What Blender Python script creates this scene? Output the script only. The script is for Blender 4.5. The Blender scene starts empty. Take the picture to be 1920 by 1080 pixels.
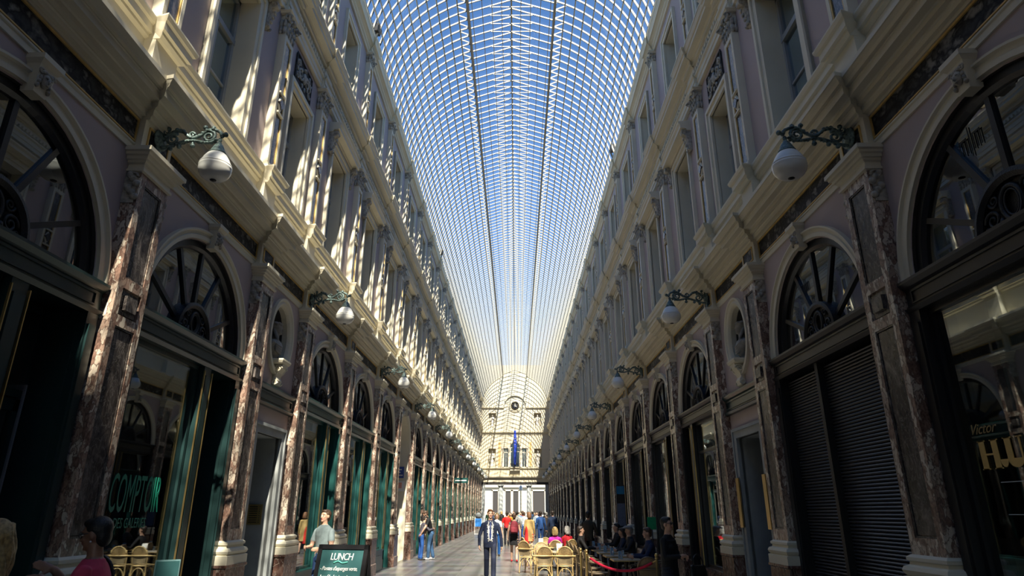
import bpy, bmesh, math, random
from mathutils import Vector, Matrix, kdtree
random.seed(11)
SC = bpy.context.scene
COL = SC.collection
PI = math.pi
R = math.radians

# ------------------------------------------------------------------ mesh helper
class MB:
    def __init__(s):
        s.v = []; s.f = []; s.m = []; s.s = []
    def add(s, vs, fs, mi=0, sm=False):
        o = len(s.v)
        s.v += [tuple(p) for p in vs]
        for f in fs:
            s.f.append([o + i for i in f]); s.m.append(mi); s.s.append(sm)
        return s
    def poly(s, pts, mi=0):
        return s.add(pts, [list(range(len(pts)))], mi)
    def box(s, x0, x1, y0, y1, z0, z1, mi=0):
        vs = [(x, y, z) for x in (x0, x1) for y in (y0, y1) for z in (z0, z1)]
        fs = [(0, 1, 3, 2), (4, 6, 7, 5), (0, 4, 5, 1), (2, 3, 7, 6), (0, 2, 6, 4), (1, 5, 7, 3)]
        return s.add(vs, fs, mi)
    def taper(s, a, b, z0, z1, mi=0):
        # box with a = (x0,x1,y0,y1) at z0 and b at z1
        vs = []
        for q, z in ((a, z0), (b, z1)):
            vs += [(q[0], q[2], z), (q[1], q[2], z), (q[1], q[3], z), (q[0], q[3], z)]
        return s.add(vs, [(0, 3, 2, 1), (4, 5, 6, 7), (0, 1, 5, 4), (1, 2, 6, 5), (2, 3, 7, 6), (3, 0, 4, 7)], mi)
    def ext(s, prof, y0, y1, mi=0, caps=True):
        n = len(prof)
        vs = [(x, y0, z) for x, z in prof] + [(x, y1, z) for x, z in prof]
        fs = [(i, (i + 1) % n, n + (i + 1) % n, n + i) for i in range(n)]
        if caps: fs += [list(range(n - 1, -1, -1)), list(range(n, 2 * n))]
        return s.add(vs, fs, mi)
    def extx(s, prof, x0, x1, mi=0, caps=True):
        n = len(prof)
        vs = [(x0, y, z) for y, z in prof] + [(x1, y, z) for y, z in prof]
        fs = [(i, (i + 1) % n, n + (i + 1) % n, n + i) for i in range(n)]
        if caps: fs += [list(range(n - 1, -1, -1)), list(range(n, 2 * n))]
        return s.add(vs, fs, mi)
    def bracket(s, prof, hw, z0off=0, mi=0):
        """profile (d, z) that runs round a pilaster: front face plus two returns (a break in the moulding)"""
        n = len(prof)
        vs = []
        for d, z in prof:
            e = max(d, 0.0)
            vs += [(d, -hw - e, z), (d, hw + e, z)]
        fs = []
        for i in range(n):
            j = (i + 1) % n
            fs.append((2 * i, 2 * j, 2 * j + 1, 2 * i + 1))
        fs.append([2 * i for i in range(n)]); fs.append([2 * i + 1 for i in range(n - 1, -1, -1)])
        return s.add(vs, fs, mi)
    def moulded(s, prof, hw, d0, mi=0, yc=0.0):
        """stack of rings round a pilaster: prof = (overhang, z); front at d0+overhang, sides at hw+overhang, back at wall (-.02)"""
        vs = []
        for e, z in prof:
            vs += [(-0.25, yc - hw - e, z), (d0 + e, yc - hw - e, z), (d0 + e, yc + hw + e, z), (-0.25, yc + hw + e, z)]
        fs = []
        for i in range(len(prof) - 1):
            a, b = 4 * i, 4 * i + 4
            for k in range(4):
                l = (k + 1) % 4
                fs.append((a + k, a + l, b + l, b + k))
        fs.append((3, 2, 1, 0)); t = 4 * (len(prof) - 1); fs.append((t, t + 1, t + 2, t + 3))
        return s.add(vs, fs, mi)
    def tube(s, path, r, n=6, mi=0, closed=False, sm=True):
        P = [Vector(p) for p in path]
        N = len(P)
        rr = r if isinstance(r, (list, tuple)) else [r] * N
        vs = []
        up = Vector((0, 0, 1)); last = None
        for i in range(N):
            a = P[(i - 1) % N] if (closed or i > 0) else P[i]
            b = P[(i + 1) % N] if (closed or i < N - 1) else P[i]
            t = (b - a)
            t = t.normalized() if t.length > 1e-9 else Vector((0, 0, 1))
            if last is None:
                ref = up if abs(t.dot(up)) < 0.9 else Vector((1, 0, 0))
                u = t.cross(ref).normalized()
            else:
                u = (last - t * last.dot(t))
                u = u.normalized() if u.length > 1e-6 else t.orthogonal().normalized()
            last = u
            w = t.cross(u)
            for k in range(n):
                an = 2 * PI * k / n
                vs.append(P[i] + (u * math.cos(an) + w * math.sin(an)) * rr[i])
        fs = []
        M = N if closed else N - 1
        for i in range(M):
            j = (i + 1) % N
            for k in range(n):
                l = (k + 1) % n
                fs.append((i * n + k, i * n + l, j * n + l, j * n + k))
        if not closed:
            fs.append(list(range(n - 1, -1, -1))); fs.append([(N - 1) * n + k for k in range(n)])
        return s.add(vs, fs, mi, sm)
    def bar(s, p, q, w, h, mi=0, up=(0, 0, 1)):
        p = Vector(p); q = Vector(q); t = (q - p).normalized()
        u = t.cross(Vector(up))
        u = u.normalized() if u.length > 1e-5 else t.orthogonal().normalized()
        v = u.cross(t).normalized()
        vs = []
        for c in (p, q):
            for a, b in ((-1, -1), (1, -1), (1, 1), (-1, 1)):
                vs.append(c + u * (a * w / 2) + v * (b * h / 2))
        return s.add(vs, [(0, 3, 2, 1), (4, 5, 6, 7), (0, 1, 5, 4), (1, 2, 6, 5), (2, 3, 7, 6), (3, 0, 4, 7)], mi)
    def lathe(s, prof, c=(0, 0, 0), n=20, mi=0, sm=True, axis='z'):
        vs = []
        for r, z in prof:
            for k in range(n):
                a = 2 * PI * k / n
                p = (r * math.cos(a), r * math.sin(a), z)
                if axis == 'x': p = (z, r * math.cos(a), r * math.sin(a))
                elif axis == 'y': p = (r * math.cos(a), z, r * math.sin(a))
                vs.append((c[0] + p[0], c[1] + p[1], c[2] + p[2]))
        fs = []
        for i in range(len(prof) - 1):
            for k in range(n):
                l = (k + 1) % n
                fs.append((i * n + k, i * n + l, (i + 1) * n + l, (i + 1) * n + k))
        fs.append(list(range(n - 1, -1, -1))); fs.append([(len(prof) - 1) * n + k for k in range(n)])
        return s.add(vs, fs, mi, sm)
    def ell(s, c, r, n=10, m=6, mi=0, rot=None):
        if not isinstance(r, (list, tuple)): r = (r, r, r)
        vs = []; fs = []
        for i in range(m + 1):
            t = PI * i / m
            for k in range(n):
                a = 2 * PI * k / n
                p = Vector((r[0] * math.sin(t) * math.cos(a), r[1] * math.sin(t) * math.sin(a), r[2] * math.cos(t)))
                if rot is not None: p = rot @ p
                vs.append((c[0] + p[0], c[1] + p[1], c[2] + p[2]))
        for i in range(m):
            for k in range(n):
                l = (k + 1) % n
                if i == 0: fs.append((k, n + k, n + l))
                elif i == m - 1: fs.append((i * n + k, i * n + n + k, i * n + l))
                else: fs.append((i * n + k, (i + 1) * n + k, (i + 1) * n + l, i * n + l))
        return s.add(vs, fs, mi, True)
    def arch(s, prof, yc, zc, a0=0.0, a1=PI, n=28, mi=0, ey=0.0, ez=0.0, closed=False, sm=False):
        """sweep profile (r, d) round an arc in the y-z plane; ey, ez widen it to an ellipse"""
        m = len(prof); vs = []
        K = n if closed else n + 1
        for k in range(K):
            a = a0 + (a1 - a0) * k / n
            for r, d in prof:
                vs.append((d, yc + (r + ey) * math.cos(a), zc + (r + ez) * math.sin(a)))
        fs = []
        for k in range(n):
            q = (k + 1) % K
            for i in range(m):
                j = (i + 1) % m
                fs.append((k * m + i, k * m + j, q * m + j, q * m + i))
        if not closed:
            fs.append(list(range(m))); fs.append([n * m + i for i in range(m - 1, -1, -1)])
        return s.add(vs, fs, mi, sm)
    def merge(s, o, mat=None):
        n = len(s.v)
        s.v += [tuple(mat @ Vector(p)) if mat else p for p in o.v]
        s.f += [[n + i for i in f] for f in o.f]; s.m += o.m; s.s += o.s
        return s
    def mesh(s, name, mats, recalc=True):
        me = bpy.data.meshes.new(name)
        me.from_pydata(s.v, [], s.f)
        for m in (mats if isinstance(mats, (list, tuple)) else [mats]): me.materials.append(m)
        me.polygons.foreach_set('material_index', s.m)
        me.polygons.foreach_set('use_smooth', s.s)
        if recalc:
            bm = bmesh.new(); bm.from_mesh(me)
            bmesh.ops.recalc_face_normals(bm, faces=bm.faces)
            bm.to_mesh(me); bm.free()
        me.update()
        return me

def link(name, data=None, parent=None, loc=(0, 0, 0), rot=(0, 0, 0), scale=(1, 1, 1)):
    o = bpy.data.objects.new(name, data)
    COL.objects.link(o)
    o.location = loc; o.rotation_euler = rot; o.scale = scale
    if parent is not None: o.parent = parent
    return o
def tag(o, label=None, cat=None, group=None, kind=None):
    if label: o['label'] = label
    if cat: o['category'] = cat
    if group: o['group'] = group
    if kind: o['kind'] = kind
    return o

# a template is a list of (part_name, mesh, [(sub_name, mesh), ...])
_merged = {}
def merged_mesh(tid, tpl):
    if tid in _merged: return _merged[tid]
    bm = bmesh.new(); mats = []
    def take(me):
        idx = []
        for m in me.materials:
            if m not in mats: mats.append(m)
            idx.append(mats.index(m))
        n0 = len(bm.faces)
        bm.from_mesh(me)
        bm.faces.ensure_lookup_table()
        for f in bm.faces[n0:]: f.material_index = idx[f.material_index]
    for nm, me, subs in tpl:
        take(me)
        for s2, me2 in subs: take(me2)
    me = bpy.data.meshes.new(tid); bm.to_mesh(me); bm.free()
    for m in mats: me.materials.append(m)
    _merged[tid] = me
    return me
def put(tid, tpl, name, loc, scale=(1, 1, 1), rot=0.0, label=None, cat=None, group=None, kind=None, merge=False):
    if merge:
        o = link(name, merged_mesh(tid, tpl), None, loc, (0, 0, rot), scale)
    else:
        o = link(name, None, None, loc, (0, 0, rot), scale)
        o.empty_display_size = 0.2
        for nm, me, subs in tpl:
            c = link(nm, me, o)
            for s2, me2 in subs: link(s2, me2, c)
    return tag(o, label, cat, group, kind)

# ------------------------------------------------------------------ materials
def new_mat(name):
    m = bpy.data.materials.new(name); m.use_nodes = True
    nt = m.node_tree
    return m, nt, nt.nodes['Principled BSDF'], nt.nodes, nt.links
def rgb(c): return (c[0], c[1], c[2], 1.0)
def hexc(h):
    h = h.lstrip('#'); o = []
    if len(h) == 3: h = ''.join(c * 2 for c in h)
    for i in (0, 2, 4):
        c = int(h[i:i + 2], 16) / 255
        o.append(c / 12.92 if c <= 0.04045 else ((c + 0.055) / 1.055) ** 2.4)
    return tuple(o)
def pos_node(nodes, links, scale=(1, 1, 1)):
    g = nodes.new('ShaderNodeNewGeometry'); mp = nodes.new('ShaderNodeMapping')
    mp.inputs['Scale'].default_value = scale
    links.new(g.outputs['Position'], mp.inputs['Vector'])
    return mp.outputs['Vector']
def plain(name, col, rough=0.55, metal=0.0, var=0.0, vscale=3.0, bump=0.0, bscale=40.0, spec=0.5, col2=None):
    m, nt, b, N, L = new_mat(name)
    b.inputs['Roughness'].default_value = rough
    b.inputs['Metallic'].default_value = metal
    b.inputs['Specular IOR Level'].default_value = spec
    b.inputs['Base Color'].default_value = rgb(col)
    if var or col2:
        v = pos_node(N, L)
        n = N.new('ShaderNodeTexNoise'); n.inputs['Scale'].default_value = vscale; n.inputs['Detail'].default_value = 6
        L.new(v, n.inputs['Vector'])
        r = N.new('ShaderNodeValToRGB')
        c2 = col2 if col2 else tuple(c * (1 - var) for c in col)
        r.color_ramp.elements[0].position = 0.3; r.color_ramp.elements[0].color = rgb(c2)
        r.color_ramp.elements[1].position = 0.62; r.color_ramp.elements[1].color = rgb(col)
        L.new(n.outputs['Fac'], r.inputs['Fac']); L.new(r.outputs['Color'], b.inputs['Base Color'])
    if bump:
        v = pos_node(N, L)
        n = N.new('ShaderNodeTexNoise'); n.inputs['Scale'].default_value = bscale; n.inputs['Detail'].default_value = 4
        L.new(v, n.inputs['Vector'])
        bp = N.new('ShaderNodeBump'); bp.inputs['Strength'].default_value = bump; bp.inputs['Distance'].default_value = 0.02
        L.new(n.outputs['Fac'], bp.inputs['Height']); L.new(bp.outputs['Normal'], b.inputs['Normal'])
    return m
def marble(name, stops, scale=2.5, veins=0.35, veincol=(0.7, 0.64, 0.55), rough=0.25, stretch=(1, 1, 0.45)):
    m, nt, b, N, L = new_mat(name)
    b.inputs['Roughness'].default_value = rough
    v = pos_node(N, L, stretch)
    n = N.new('ShaderNodeTexNoise'); n.inputs['Scale'].default_value = scale; n.inputs['Detail'].default_value = 9; n.inputs['Roughness'].default_value = 0.68
    n.inputs['Distortion'].default_value = 1.4
    L.new(v, n.inputs['Vector'])
    r = N.new('ShaderNodeValToRGB'); cr = r.color_ramp
    while len(cr.elements) < len(stops): cr.elements.new(0.5)
    for e, (p, c) in zip(cr.elements, stops): e.position = p; e.color = rgb(c)
    L.new(n.outputs['Fac'], r.inputs['Fac'])
    n2 = N.new('ShaderNodeTexNoise'); n2.inputs['Scale'].default_value = scale * 1.3; n2.inputs['Detail'].default_value = 7; n2.inputs['Distortion'].default_value = 2.2
    L.new(v, n2.inputs['Vector'])
    a = N.new('ShaderNodeMath'); a.operation = 'SUBTRACT'; a.inputs[1].default_value = 0.5; L.new(n2.outputs['Fac'], a.inputs[0])
    ab = N.new('ShaderNodeMath'); ab.operation = 'ABSOLUTE'; L.new(a.outputs[0], ab.inputs[0])
    mr = N.new('ShaderNodeMapRange'); mr.inputs['From Min'].default_value = 0.0; mr.inputs['From Max'].default_value = 0.025
    mr.inputs['To Min'].default_value = veins; mr.inputs['To Max'].default_value = 0.0
    L.new(ab.outputs[0], mr.inputs['Value'])
    mx = N.new('ShaderNodeMix'); mx.data_type = 'RGBA'
    L.new(mr.outputs['Result'], mx.inputs['Factor']); L.new(r.outputs['Color'], mx.inputs[6]); mx.inputs[7].default_value = rgb(veincol)
    L.new(mx.outputs[2], b.inputs['Base Color'])
    return m
def breccia(name, cols, gap, scale=7.0, edge=.10, rough=.28, stretch=(1, 1, 1), distort=.25):
    """broken-pebble marble: irregular stones of several greys in a dark ground"""
    m, nt, b, N, L = new_mat(name)
    b.inputs['Roughness'].default_value = rough
    v = pos_node(N, L, stretch)
    n = N.new('ShaderNodeTexNoise'); n.inputs['Scale'].default_value = scale * .8; n.inputs['Detail'].default_value = 5
    L.new(v, n.inputs['Vector'])
    mx = N.new('ShaderNodeVectorMath'); mx.operation = 'MULTIPLY_ADD'; mx.inputs[1].default_value = (distort,) * 3
    L.new(n.outputs['Color'], mx.inputs[0]); L.new(v, mx.inputs[2])
    v1 = N.new('ShaderNodeTexVoronoi'); v1.inputs['Scale'].default_value = scale; L.new(mx.outputs[0], v1.inputs['Vector'])
    v2 = N.new('ShaderNodeTexVoronoi'); v2.feature = 'DISTANCE_TO_EDGE'; v2.inputs['Scale'].default_value = scale; L.new(mx.outputs[0], v2.inputs['Vector'])
    r = N.new('ShaderNodeValToRGB'); cr = r.color_ramp
    while len(cr.elements) < len(cols): cr.elements.new(0.5)
    for e, (p, c) in zip(cr.elements, cols): e.position = p; e.color = rgb(c)
    sp = N.new('ShaderNodeSeparateColor'); L.new(v1.outputs['Color'], sp.inputs[0])
    n3 = N.new('ShaderNodeTexNoise'); n3.inputs['Scale'].default_value = scale * 3.5; n3.inputs['Detail'].default_value = 5; L.new(v, n3.inputs['Vector'])
    av = N.new('ShaderNodeMath'); av.operation = 'MULTIPLY_ADD'; av.inputs[1].default_value = .55; L.new(sp.outputs[0], av.inputs[0])
    h = N.new('ShaderNodeMath'); h.operation = 'MULTIPLY'; h.inputs[1].default_value = .45; L.new(n3.outputs['Fac'], h.inputs[0]); L.new(h.outputs[0], av.inputs[2])
    L.new(av.outputs[0], r.inputs['Fac'])
    mr = N.new('ShaderNodeMapRange'); mr.inputs['From Min'].default_value = 0; mr.inputs['From Max'].default_value = edge; L.new(v2.outputs['Distance'], mr.inputs['Value'])
    mm = N.new('ShaderNodeMix'); mm.data_type = 'RGBA'; L.new(mr.outputs[0], mm.inputs['Factor']); mm.inputs[6].default_value = rgb(gap); L.new(r.outputs['Color'], mm.inputs[7])
    L.new(mm.outputs[2], b.inputs['Base Color'])
    return m
def glass_mat(name, tint, ior=1.7, rough=0.0, refl=(0.9, 0.95, 1.0), top=0.9):
    m, nt, b, N, L = new_mat(name)
    N.remove(b)
    out = N['Material Output']
    t = N.new('ShaderNodeBsdfTransparent'); t.inputs['Color'].default_value = rgb(tint)
    g = N.new('ShaderNodeBsdfGlossy'); g.inputs['Roughness'].default_value = rough; g.inputs['Color'].default_value = rgb(refl)
    lw = N.new('ShaderNodeLayerWeight'); lw.inputs['Blend'].default_value = 0.5
    pw = N.new('ShaderNodeMath'); pw.operation = 'POWER'; pw.inputs[1].default_value = 3.2
    L.new(lw.outputs['Facing'], pw.inputs[0])
    f0 = ((ior - 1) / (ior + 1)) ** 2
    fr = N.new('ShaderNodeMapRange'); fr.inputs['To Min'].default_value = f0; fr.inputs['To Max'].default_value = top
    L.new(pw.outputs[0], fr.inputs['Value'])
    mx = N.new('ShaderNodeMixShader')
    L.new(fr.outputs[0], mx.inputs['Fac']); L.new(t.outputs[0], mx.inputs[1]); L.new(g.outputs[0], mx.inputs[2])
    L.new(mx.outputs[0], out.inputs['Surface'])
    return m
def emit(name, col, s):
    m, nt, b, N, L = new_mat(name)
    b.inputs['Base Color'].default_value = rgb(col)
    b.inputs['Emission Color'].default_value = rgb(col); b.inputs['Emission Strength'].default_value = s
    return m

CREAM = plain('cream_stone', (0.74, 0.68, 0.53), 0.6, var=0.10, vscale=1.3, bump=0.06, bscale=25)
CARVED = plain('carved_stone', (0.50, 0.46, 0.38), 0.65, col2=(0.22, 0.2, 0.17), vscale=14, bump=0.5, bscale=30)
MAUVE = plain('mauve_stucco', (0.50, 0.405, 0.385), 0.75, var=0.10, vscale=0.8, bump=0.05, bscale=60)
BROWNM = breccia('brown_marble', [(0.18, (0.10, 0.055, 0.042)), (0.36, (0.30, 0.185, 0.14)), (0.52, (0.42, 0.31, 0.24)), (0.74, (0.68, 0.59, 0.48))], (0.13, 0.085, 0.07), 15.0, .10, .25, (1, 1, .5), .22)
INLAYM = marble('dark_inlay_marble', [(0.3, (0.014, 0.012, 0.012)), (0.5, (0.06, 0.05, 0.047)), (0.68, (0.20, 0.17, 0.155))], 6.0, 0.28, (0.5, 0.46, 0.42))
FRIEZEM = breccia('black_frieze_marble', [(0.2, (0.012, 0.012, 0.014)), (0.5, (0.06, 0.058, 0.058)), (0.72, (0.26, 0.25, 0.235))], (0.004, 0.004, 0.005), 8.0, .30, .5, (1, .75, 1), .3)
FRIEZEM.node_tree.nodes['Principled BSDF'].inputs['Specular IOR Level'].default_value = .2
PLINTHM = marble('plinth_marble', [(0.32, (0.03, 0.018, 0.014)), (0.5, (0.13, 0.065, 0.05)), (0.72, (0.34, 0.22, 0.17))], 5.0, 0.4)
GILT = plain('gilt_edge', (0.72, 0.47, 0.15), 0.45, 0.2, var=0.25, vscale=8)
JOINERY = plain('green_black_joinery', (0.016, 0.040, 0.040), 0.28, var=0.3, vscale=2, spec=0.6)
TEAL = plain('teal_joinery', (0.016, 0.075, 0.07), 0.3, var=0.2, vscale=2)
BLACKJ = plain('black_joinery', (0.012, 0.012, 0.014), 0.35)
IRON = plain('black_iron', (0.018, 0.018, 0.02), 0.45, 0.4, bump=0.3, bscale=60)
PATINA = plain('patina_bronze', (0.17, 0.24, 0.225), 0.5, 0.3, col2=(0.025, 0.035, 0.035), vscale=30)
OPAL = plain('opal_glass', (0.86, 0.85, 0.80), 0.22)
BRASS = plain('brass', (0.70, 0.50, 0.20), 0.32, 0.9, var=0.2, vscale=6)
SASH = plain('window_sash_paint', (0.36, 0.37, 0.36), 0.45, var=0.1)
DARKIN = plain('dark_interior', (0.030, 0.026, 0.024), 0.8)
SHOPIN = plain('shop_interior_wall', (0.10, 0.085, 0.07), 0.8, var=0.4, vscale=1.2)
ROOFW = plain('roof_iron_paint', (0.38, 0.365, 0.315), 0.45, var=0.12, vscale=6)
GIRDER = plain('girder_paint', (0.30, 0.28, 0.24), 0.5, var=0.3, vscale=5)
STATUE = plain('pale_statue_stone', (0.62, 0.58, 0.50), 0.6, var=0.3, vscale=6)
BUSTM = plain('bust_stone', (0.27, 0.25, 0.215), 0.5, var=0.35, vscale=9)
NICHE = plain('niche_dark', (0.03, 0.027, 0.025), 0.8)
GLASS = glass_mat('shop_glass', (0.78, 0.84, 0.84), 2.1)
UPGLASS = glass_mat('upper_window_glass', (0.40, 0.48, 0.52), 5.8, refl=(0.78, 0.92, 1.0))
FANGLASS = glass_mat('fanlight_glass', (0.5, 0.52, 0.55), 2.6)
ROOFGLASS = glass_mat('roof_glass', (0.95, 0.97, 0.98), 1.3, top=0.25)
BEYOND = plain('limestone_street_facade', (0.56, 0.49, 0.36), 0.7, var=0.1)
SHUTTER = plain('steel_shutter', (0.05, 0.05, 0.055), 0.4, 0.3)
ENDSTONE = plain('end_wall_stone', (0.57, 0.51, 0.38), 0.65, var=0.08, vscale=1.0)
OCHRE = plain('ochre_panel', (0.66, 0.43, 0.18), 0.5, var=0.15, vscale=3)

def floor_mat():
    m, nt, b, N, L = new_mat('polished_chequer_floor')
    v = pos_node(N, L)
    ck = N.new('ShaderNodeTexBrick'); ck.offset = 0.0; ck.squash = 1.0
    ck.inputs['Scale'].default_value = 1.0; ck.inputs['Brick Width'].default_value = 0.8; ck.inputs['Row Height'].default_value = 0.8
    ck.inputs['Mortar Size'].default_value = 0.008; ck.inputs['Bias'].default_value = 0.0
    ck.inputs['Color1'].default_value = rgb((0.27, 0.265, 0.265)); ck.inputs['Color2'].default_value = rgb((0.13, 0.13, 0.14)); ck.inputs['Mortar'].default_value = rgb((0.36, 0.35, 0.33))
    L.new(v, ck.inputs['Vector'])
    n = N.new('ShaderNodeTexNoise'); n.inputs['Scale'].default_value = 1.6; n.inputs['Detail'].default_value = 6
    L.new(v, n.inputs['Vector'])
    mx = N.new('ShaderNodeMix'); mx.data_type = 'RGBA'; mx.blend_type = 'MULTIPLY'; mx.inputs['Factor'].default_value = 0.5
    L.new(ck.outputs['Color'], mx.inputs[6]); L.new(n.outputs['Color'], mx.inputs[7])
    L.new(mx.outputs[2], b.inputs['Base Color'])
    b.inputs['Roughness'].default_value = 0.28
    return m
FLOORM = floor_mat()
# ------------------------------------------------------------------ layout (metres; gallery runs along +Y, camera near Y=0)
WALL = 4.25                      # half width to the ground-floor stucco plane
UP = -0.20                       # upper storeys stand back this far
PIL = [3.0, 6.6, 10.2, 12.65, 16.3, 19.95, 23.55, 27.15] + [27.15 + 3.6 * i for i in range(1, 16)]
YB, YE = -7.3, 82.5
FAR = 46.0
BUST = 2                          # bay with bust and door
PASSAGE = 6                       # bay with the open side passage (left)
ARCH_A, ARCH_Z = 1.36, 3.97
ORD = ['first', 'second', 'third', 'fourth', 'fifth', 'sixth', 'seventh', 'eighth', 'ninth', 'tenth', 'eleventh', 'twelfth', 'thirteenth',
       'fourteenth', 'fifteenth', 'sixteenth', 'seventeenth', 'eighteenth', 'nineteenth', 'twentieth', 'twenty-first', 'twenty-second', 'twenty-third', 'twenty-fourth']
SIDES = {'left': (-WALL, 1), 'right': (WALL, -1)}

def ring_pts(a, zc, ztop, z0, n=24, bottom=True):
    """door + semicircle outline, counter-clockwise in (y, z), centred on y=0"""
    pts = [(a, z0)] if z0 < zc else []
    pts += [(a * math.cos(PI * k / n), zc + (ztop - zc) * math.sin(PI * k / n)) for k in range(n + 1)]
    if z0 < zc: pts.append((-a, z0))
    return pts
def panel_hole(mb, x, y0, y1, z0, z1, hole, cen, mi, depth=0.3, mir=None):
    """flat wall panel in plane x with a star-shaped hole and its reveal"""
    def hit(dy, dz):
        t = 1e9
        if dy > 1e-9: t = min(t, (y1 - cen[0]) / dy)
        if dy < -1e-9: t = min(t, (y0 - cen[0]) / dy)
        if dz > 1e-9: t = min(t, (z1 - cen[1]) / dz)
        if dz < -1e-9: t = min(t, (z0 - cen[1]) / dz)
        return (cen[0] + dy * t, cen[1] + dz * t)
    n = len(hole)
    B = [hit(p[0] - cen[0], p[1] - cen[1]) for p in hole]
    cor = [(y1, z1), (y0, z1), (y0, z0), (y1, z0)]
    ang = lambda p: math.atan2(p[1] - cen[1], p[0] - cen[0]) % (2 * PI)
    for i in range(n):
        j = (i + 1) % n
        a, b = ang(B[i]), ang(B[j])
        if b <= a - 1e-9: b += 2 * PI
        mid = []
        for c in cor:
            q = ang(c)
            for w in (q, q + 2 * PI):
                if a + 1e-6 < w < b - 1e-6: mid.append((w, c))
        mid = [c for w, c in sorted(mid)]
        pts = [hole[i]] + [B[i]] + mid + [B[j]] + [hole[j]]
        mb.poly([(x, p[0], p[1]) for p in pts], mi)
        mb.poly([(x, hole[i][0], hole[i][1]), (x, hole[j][0], hole[j][1]), (x - depth, hole[j][0], hole[j][1]), (x - depth, hole[i][0], hole[i][1])], mir if mir is not None else mi)
def rect_hole(y0, y1, z0, z1):
    return [(y1, z0), (y1, z1), (y0, z1), (y0, z0)]

W1 = (7.56, 10.33, 0.62); W1N = (7.56, 9.93, 0.52); W2 = (12.35, 14.5, 0.55)
def win_dims(i):
    return (W1N if i == BUST else W1)

def build_wall(side):
    mb = MB()                     # 0 mauve, 1 cream, 2 dark interior, 3 shop interior, 4 niche
    edges = [YB] + PIL + [YE]
    for i in range(len(edges) - 1):
        y0, y1 = edges[i], edges[i + 1]
        bay = i - 1; yc = (y0 + y1) / 2
        if bay < 0 or bay >= len(PIL) - 1:
            mb.poly([(0, y0, 0), (0, y1, 0), (0, y1, 6.0), (0, y0, 6.0)], 0)
            mb.poly([(UP, y0, 6.0), (UP, y1, 6.0), (UP, y1, 15.7), (UP, y0, 15.7)], 0)
            continue
        if bay == BUST:
            panel_hole(mb, 0, y0, y1, 0, 3.45, rect_hole(yc - .58, yc + .58, 0.001, 3.02), (yc, 1.6), 0, .55, 5)
            hole = [(yc + .44 * math.cos(2 * PI * k / 28), 4.80 + .58 * math.sin(2 * PI * k / 28)) for k in range(28)]
            panel_hole(mb, 0, y0, y1, 3.45, 5.75, hole, (yc, 4.8), 0, .12, 1)
            # rounded niche behind the oval
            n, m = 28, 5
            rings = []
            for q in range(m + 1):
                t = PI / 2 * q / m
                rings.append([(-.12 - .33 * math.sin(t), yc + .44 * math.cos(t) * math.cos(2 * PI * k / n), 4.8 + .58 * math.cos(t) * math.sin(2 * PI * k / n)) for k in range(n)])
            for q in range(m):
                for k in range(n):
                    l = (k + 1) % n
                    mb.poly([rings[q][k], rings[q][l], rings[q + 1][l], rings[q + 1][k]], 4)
        else:
            hole = [(yc + p[0], p[1]) for p in ring_pts(ARCH_A, ARCH_Z, ARCH_Z + ARCH_A, 0.001)]
            deep = 3.2 if (side == 'left' and bay == PASSAGE) else .32
            panel_hole(mb, 0, y0, y1, 0, 5.75, hole, (yc, 3.0), 0, deep, 1 if deep > 1 else 2)
        mb.poly([(0, y0, 5.75), (0, y1, 5.75), (0, y1, 6.1), (0, y0, 6.1)], 1)
        a, b, hw = win_dims(bay)
        panel_hole(mb, UP, y0, y1, 6.3, 11.2, rect_hole(yc - hw, yc + hw, a, b), (yc, (a + b) / 2), 0, .42, 1)
        a, b, hw = W2
        panel_hole(mb, UP, y0, y1, 11.2, 15.7, rect_hole(yc - hw, yc + hw, a, b), (yc, (a + b) / 2), 0, .42, 1)
        # party walls between the shops
        mb.poly([(-.33, y1, 0), (-3.6, y1, 0), (-3.6, y1, 5.7), (-.33, y1, 5.7)], 3)
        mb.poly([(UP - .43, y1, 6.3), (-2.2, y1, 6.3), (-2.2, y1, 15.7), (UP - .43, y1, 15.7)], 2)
    # backs and floors of the rooms behind
    mb.poly([(-3.6, YB, 0), (-3.6, YE, 0), (-3.6, YE, 5.7), (-3.6, YB, 5.7)], 3)
    mb.poly([(-3.6, YB, 5.7), (-3.6, YE, 5.7), (-.0, YE, 5.7), (-.0, YB, 5.7)], 3)
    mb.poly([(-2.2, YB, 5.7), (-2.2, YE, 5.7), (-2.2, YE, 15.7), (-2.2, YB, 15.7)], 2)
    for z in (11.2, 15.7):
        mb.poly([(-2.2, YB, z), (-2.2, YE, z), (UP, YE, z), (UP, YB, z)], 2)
    return mb.mesh('wall_' + side, [MAUVE, CREAM, DARKIN, SHOPIN, NICHE, GREYSTONE], recalc=False)
GREYSTONE = plain('grey_blue_stone', (0.34, 0.36, 0.36), 0.6, var=0.25, vscale=3)

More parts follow.
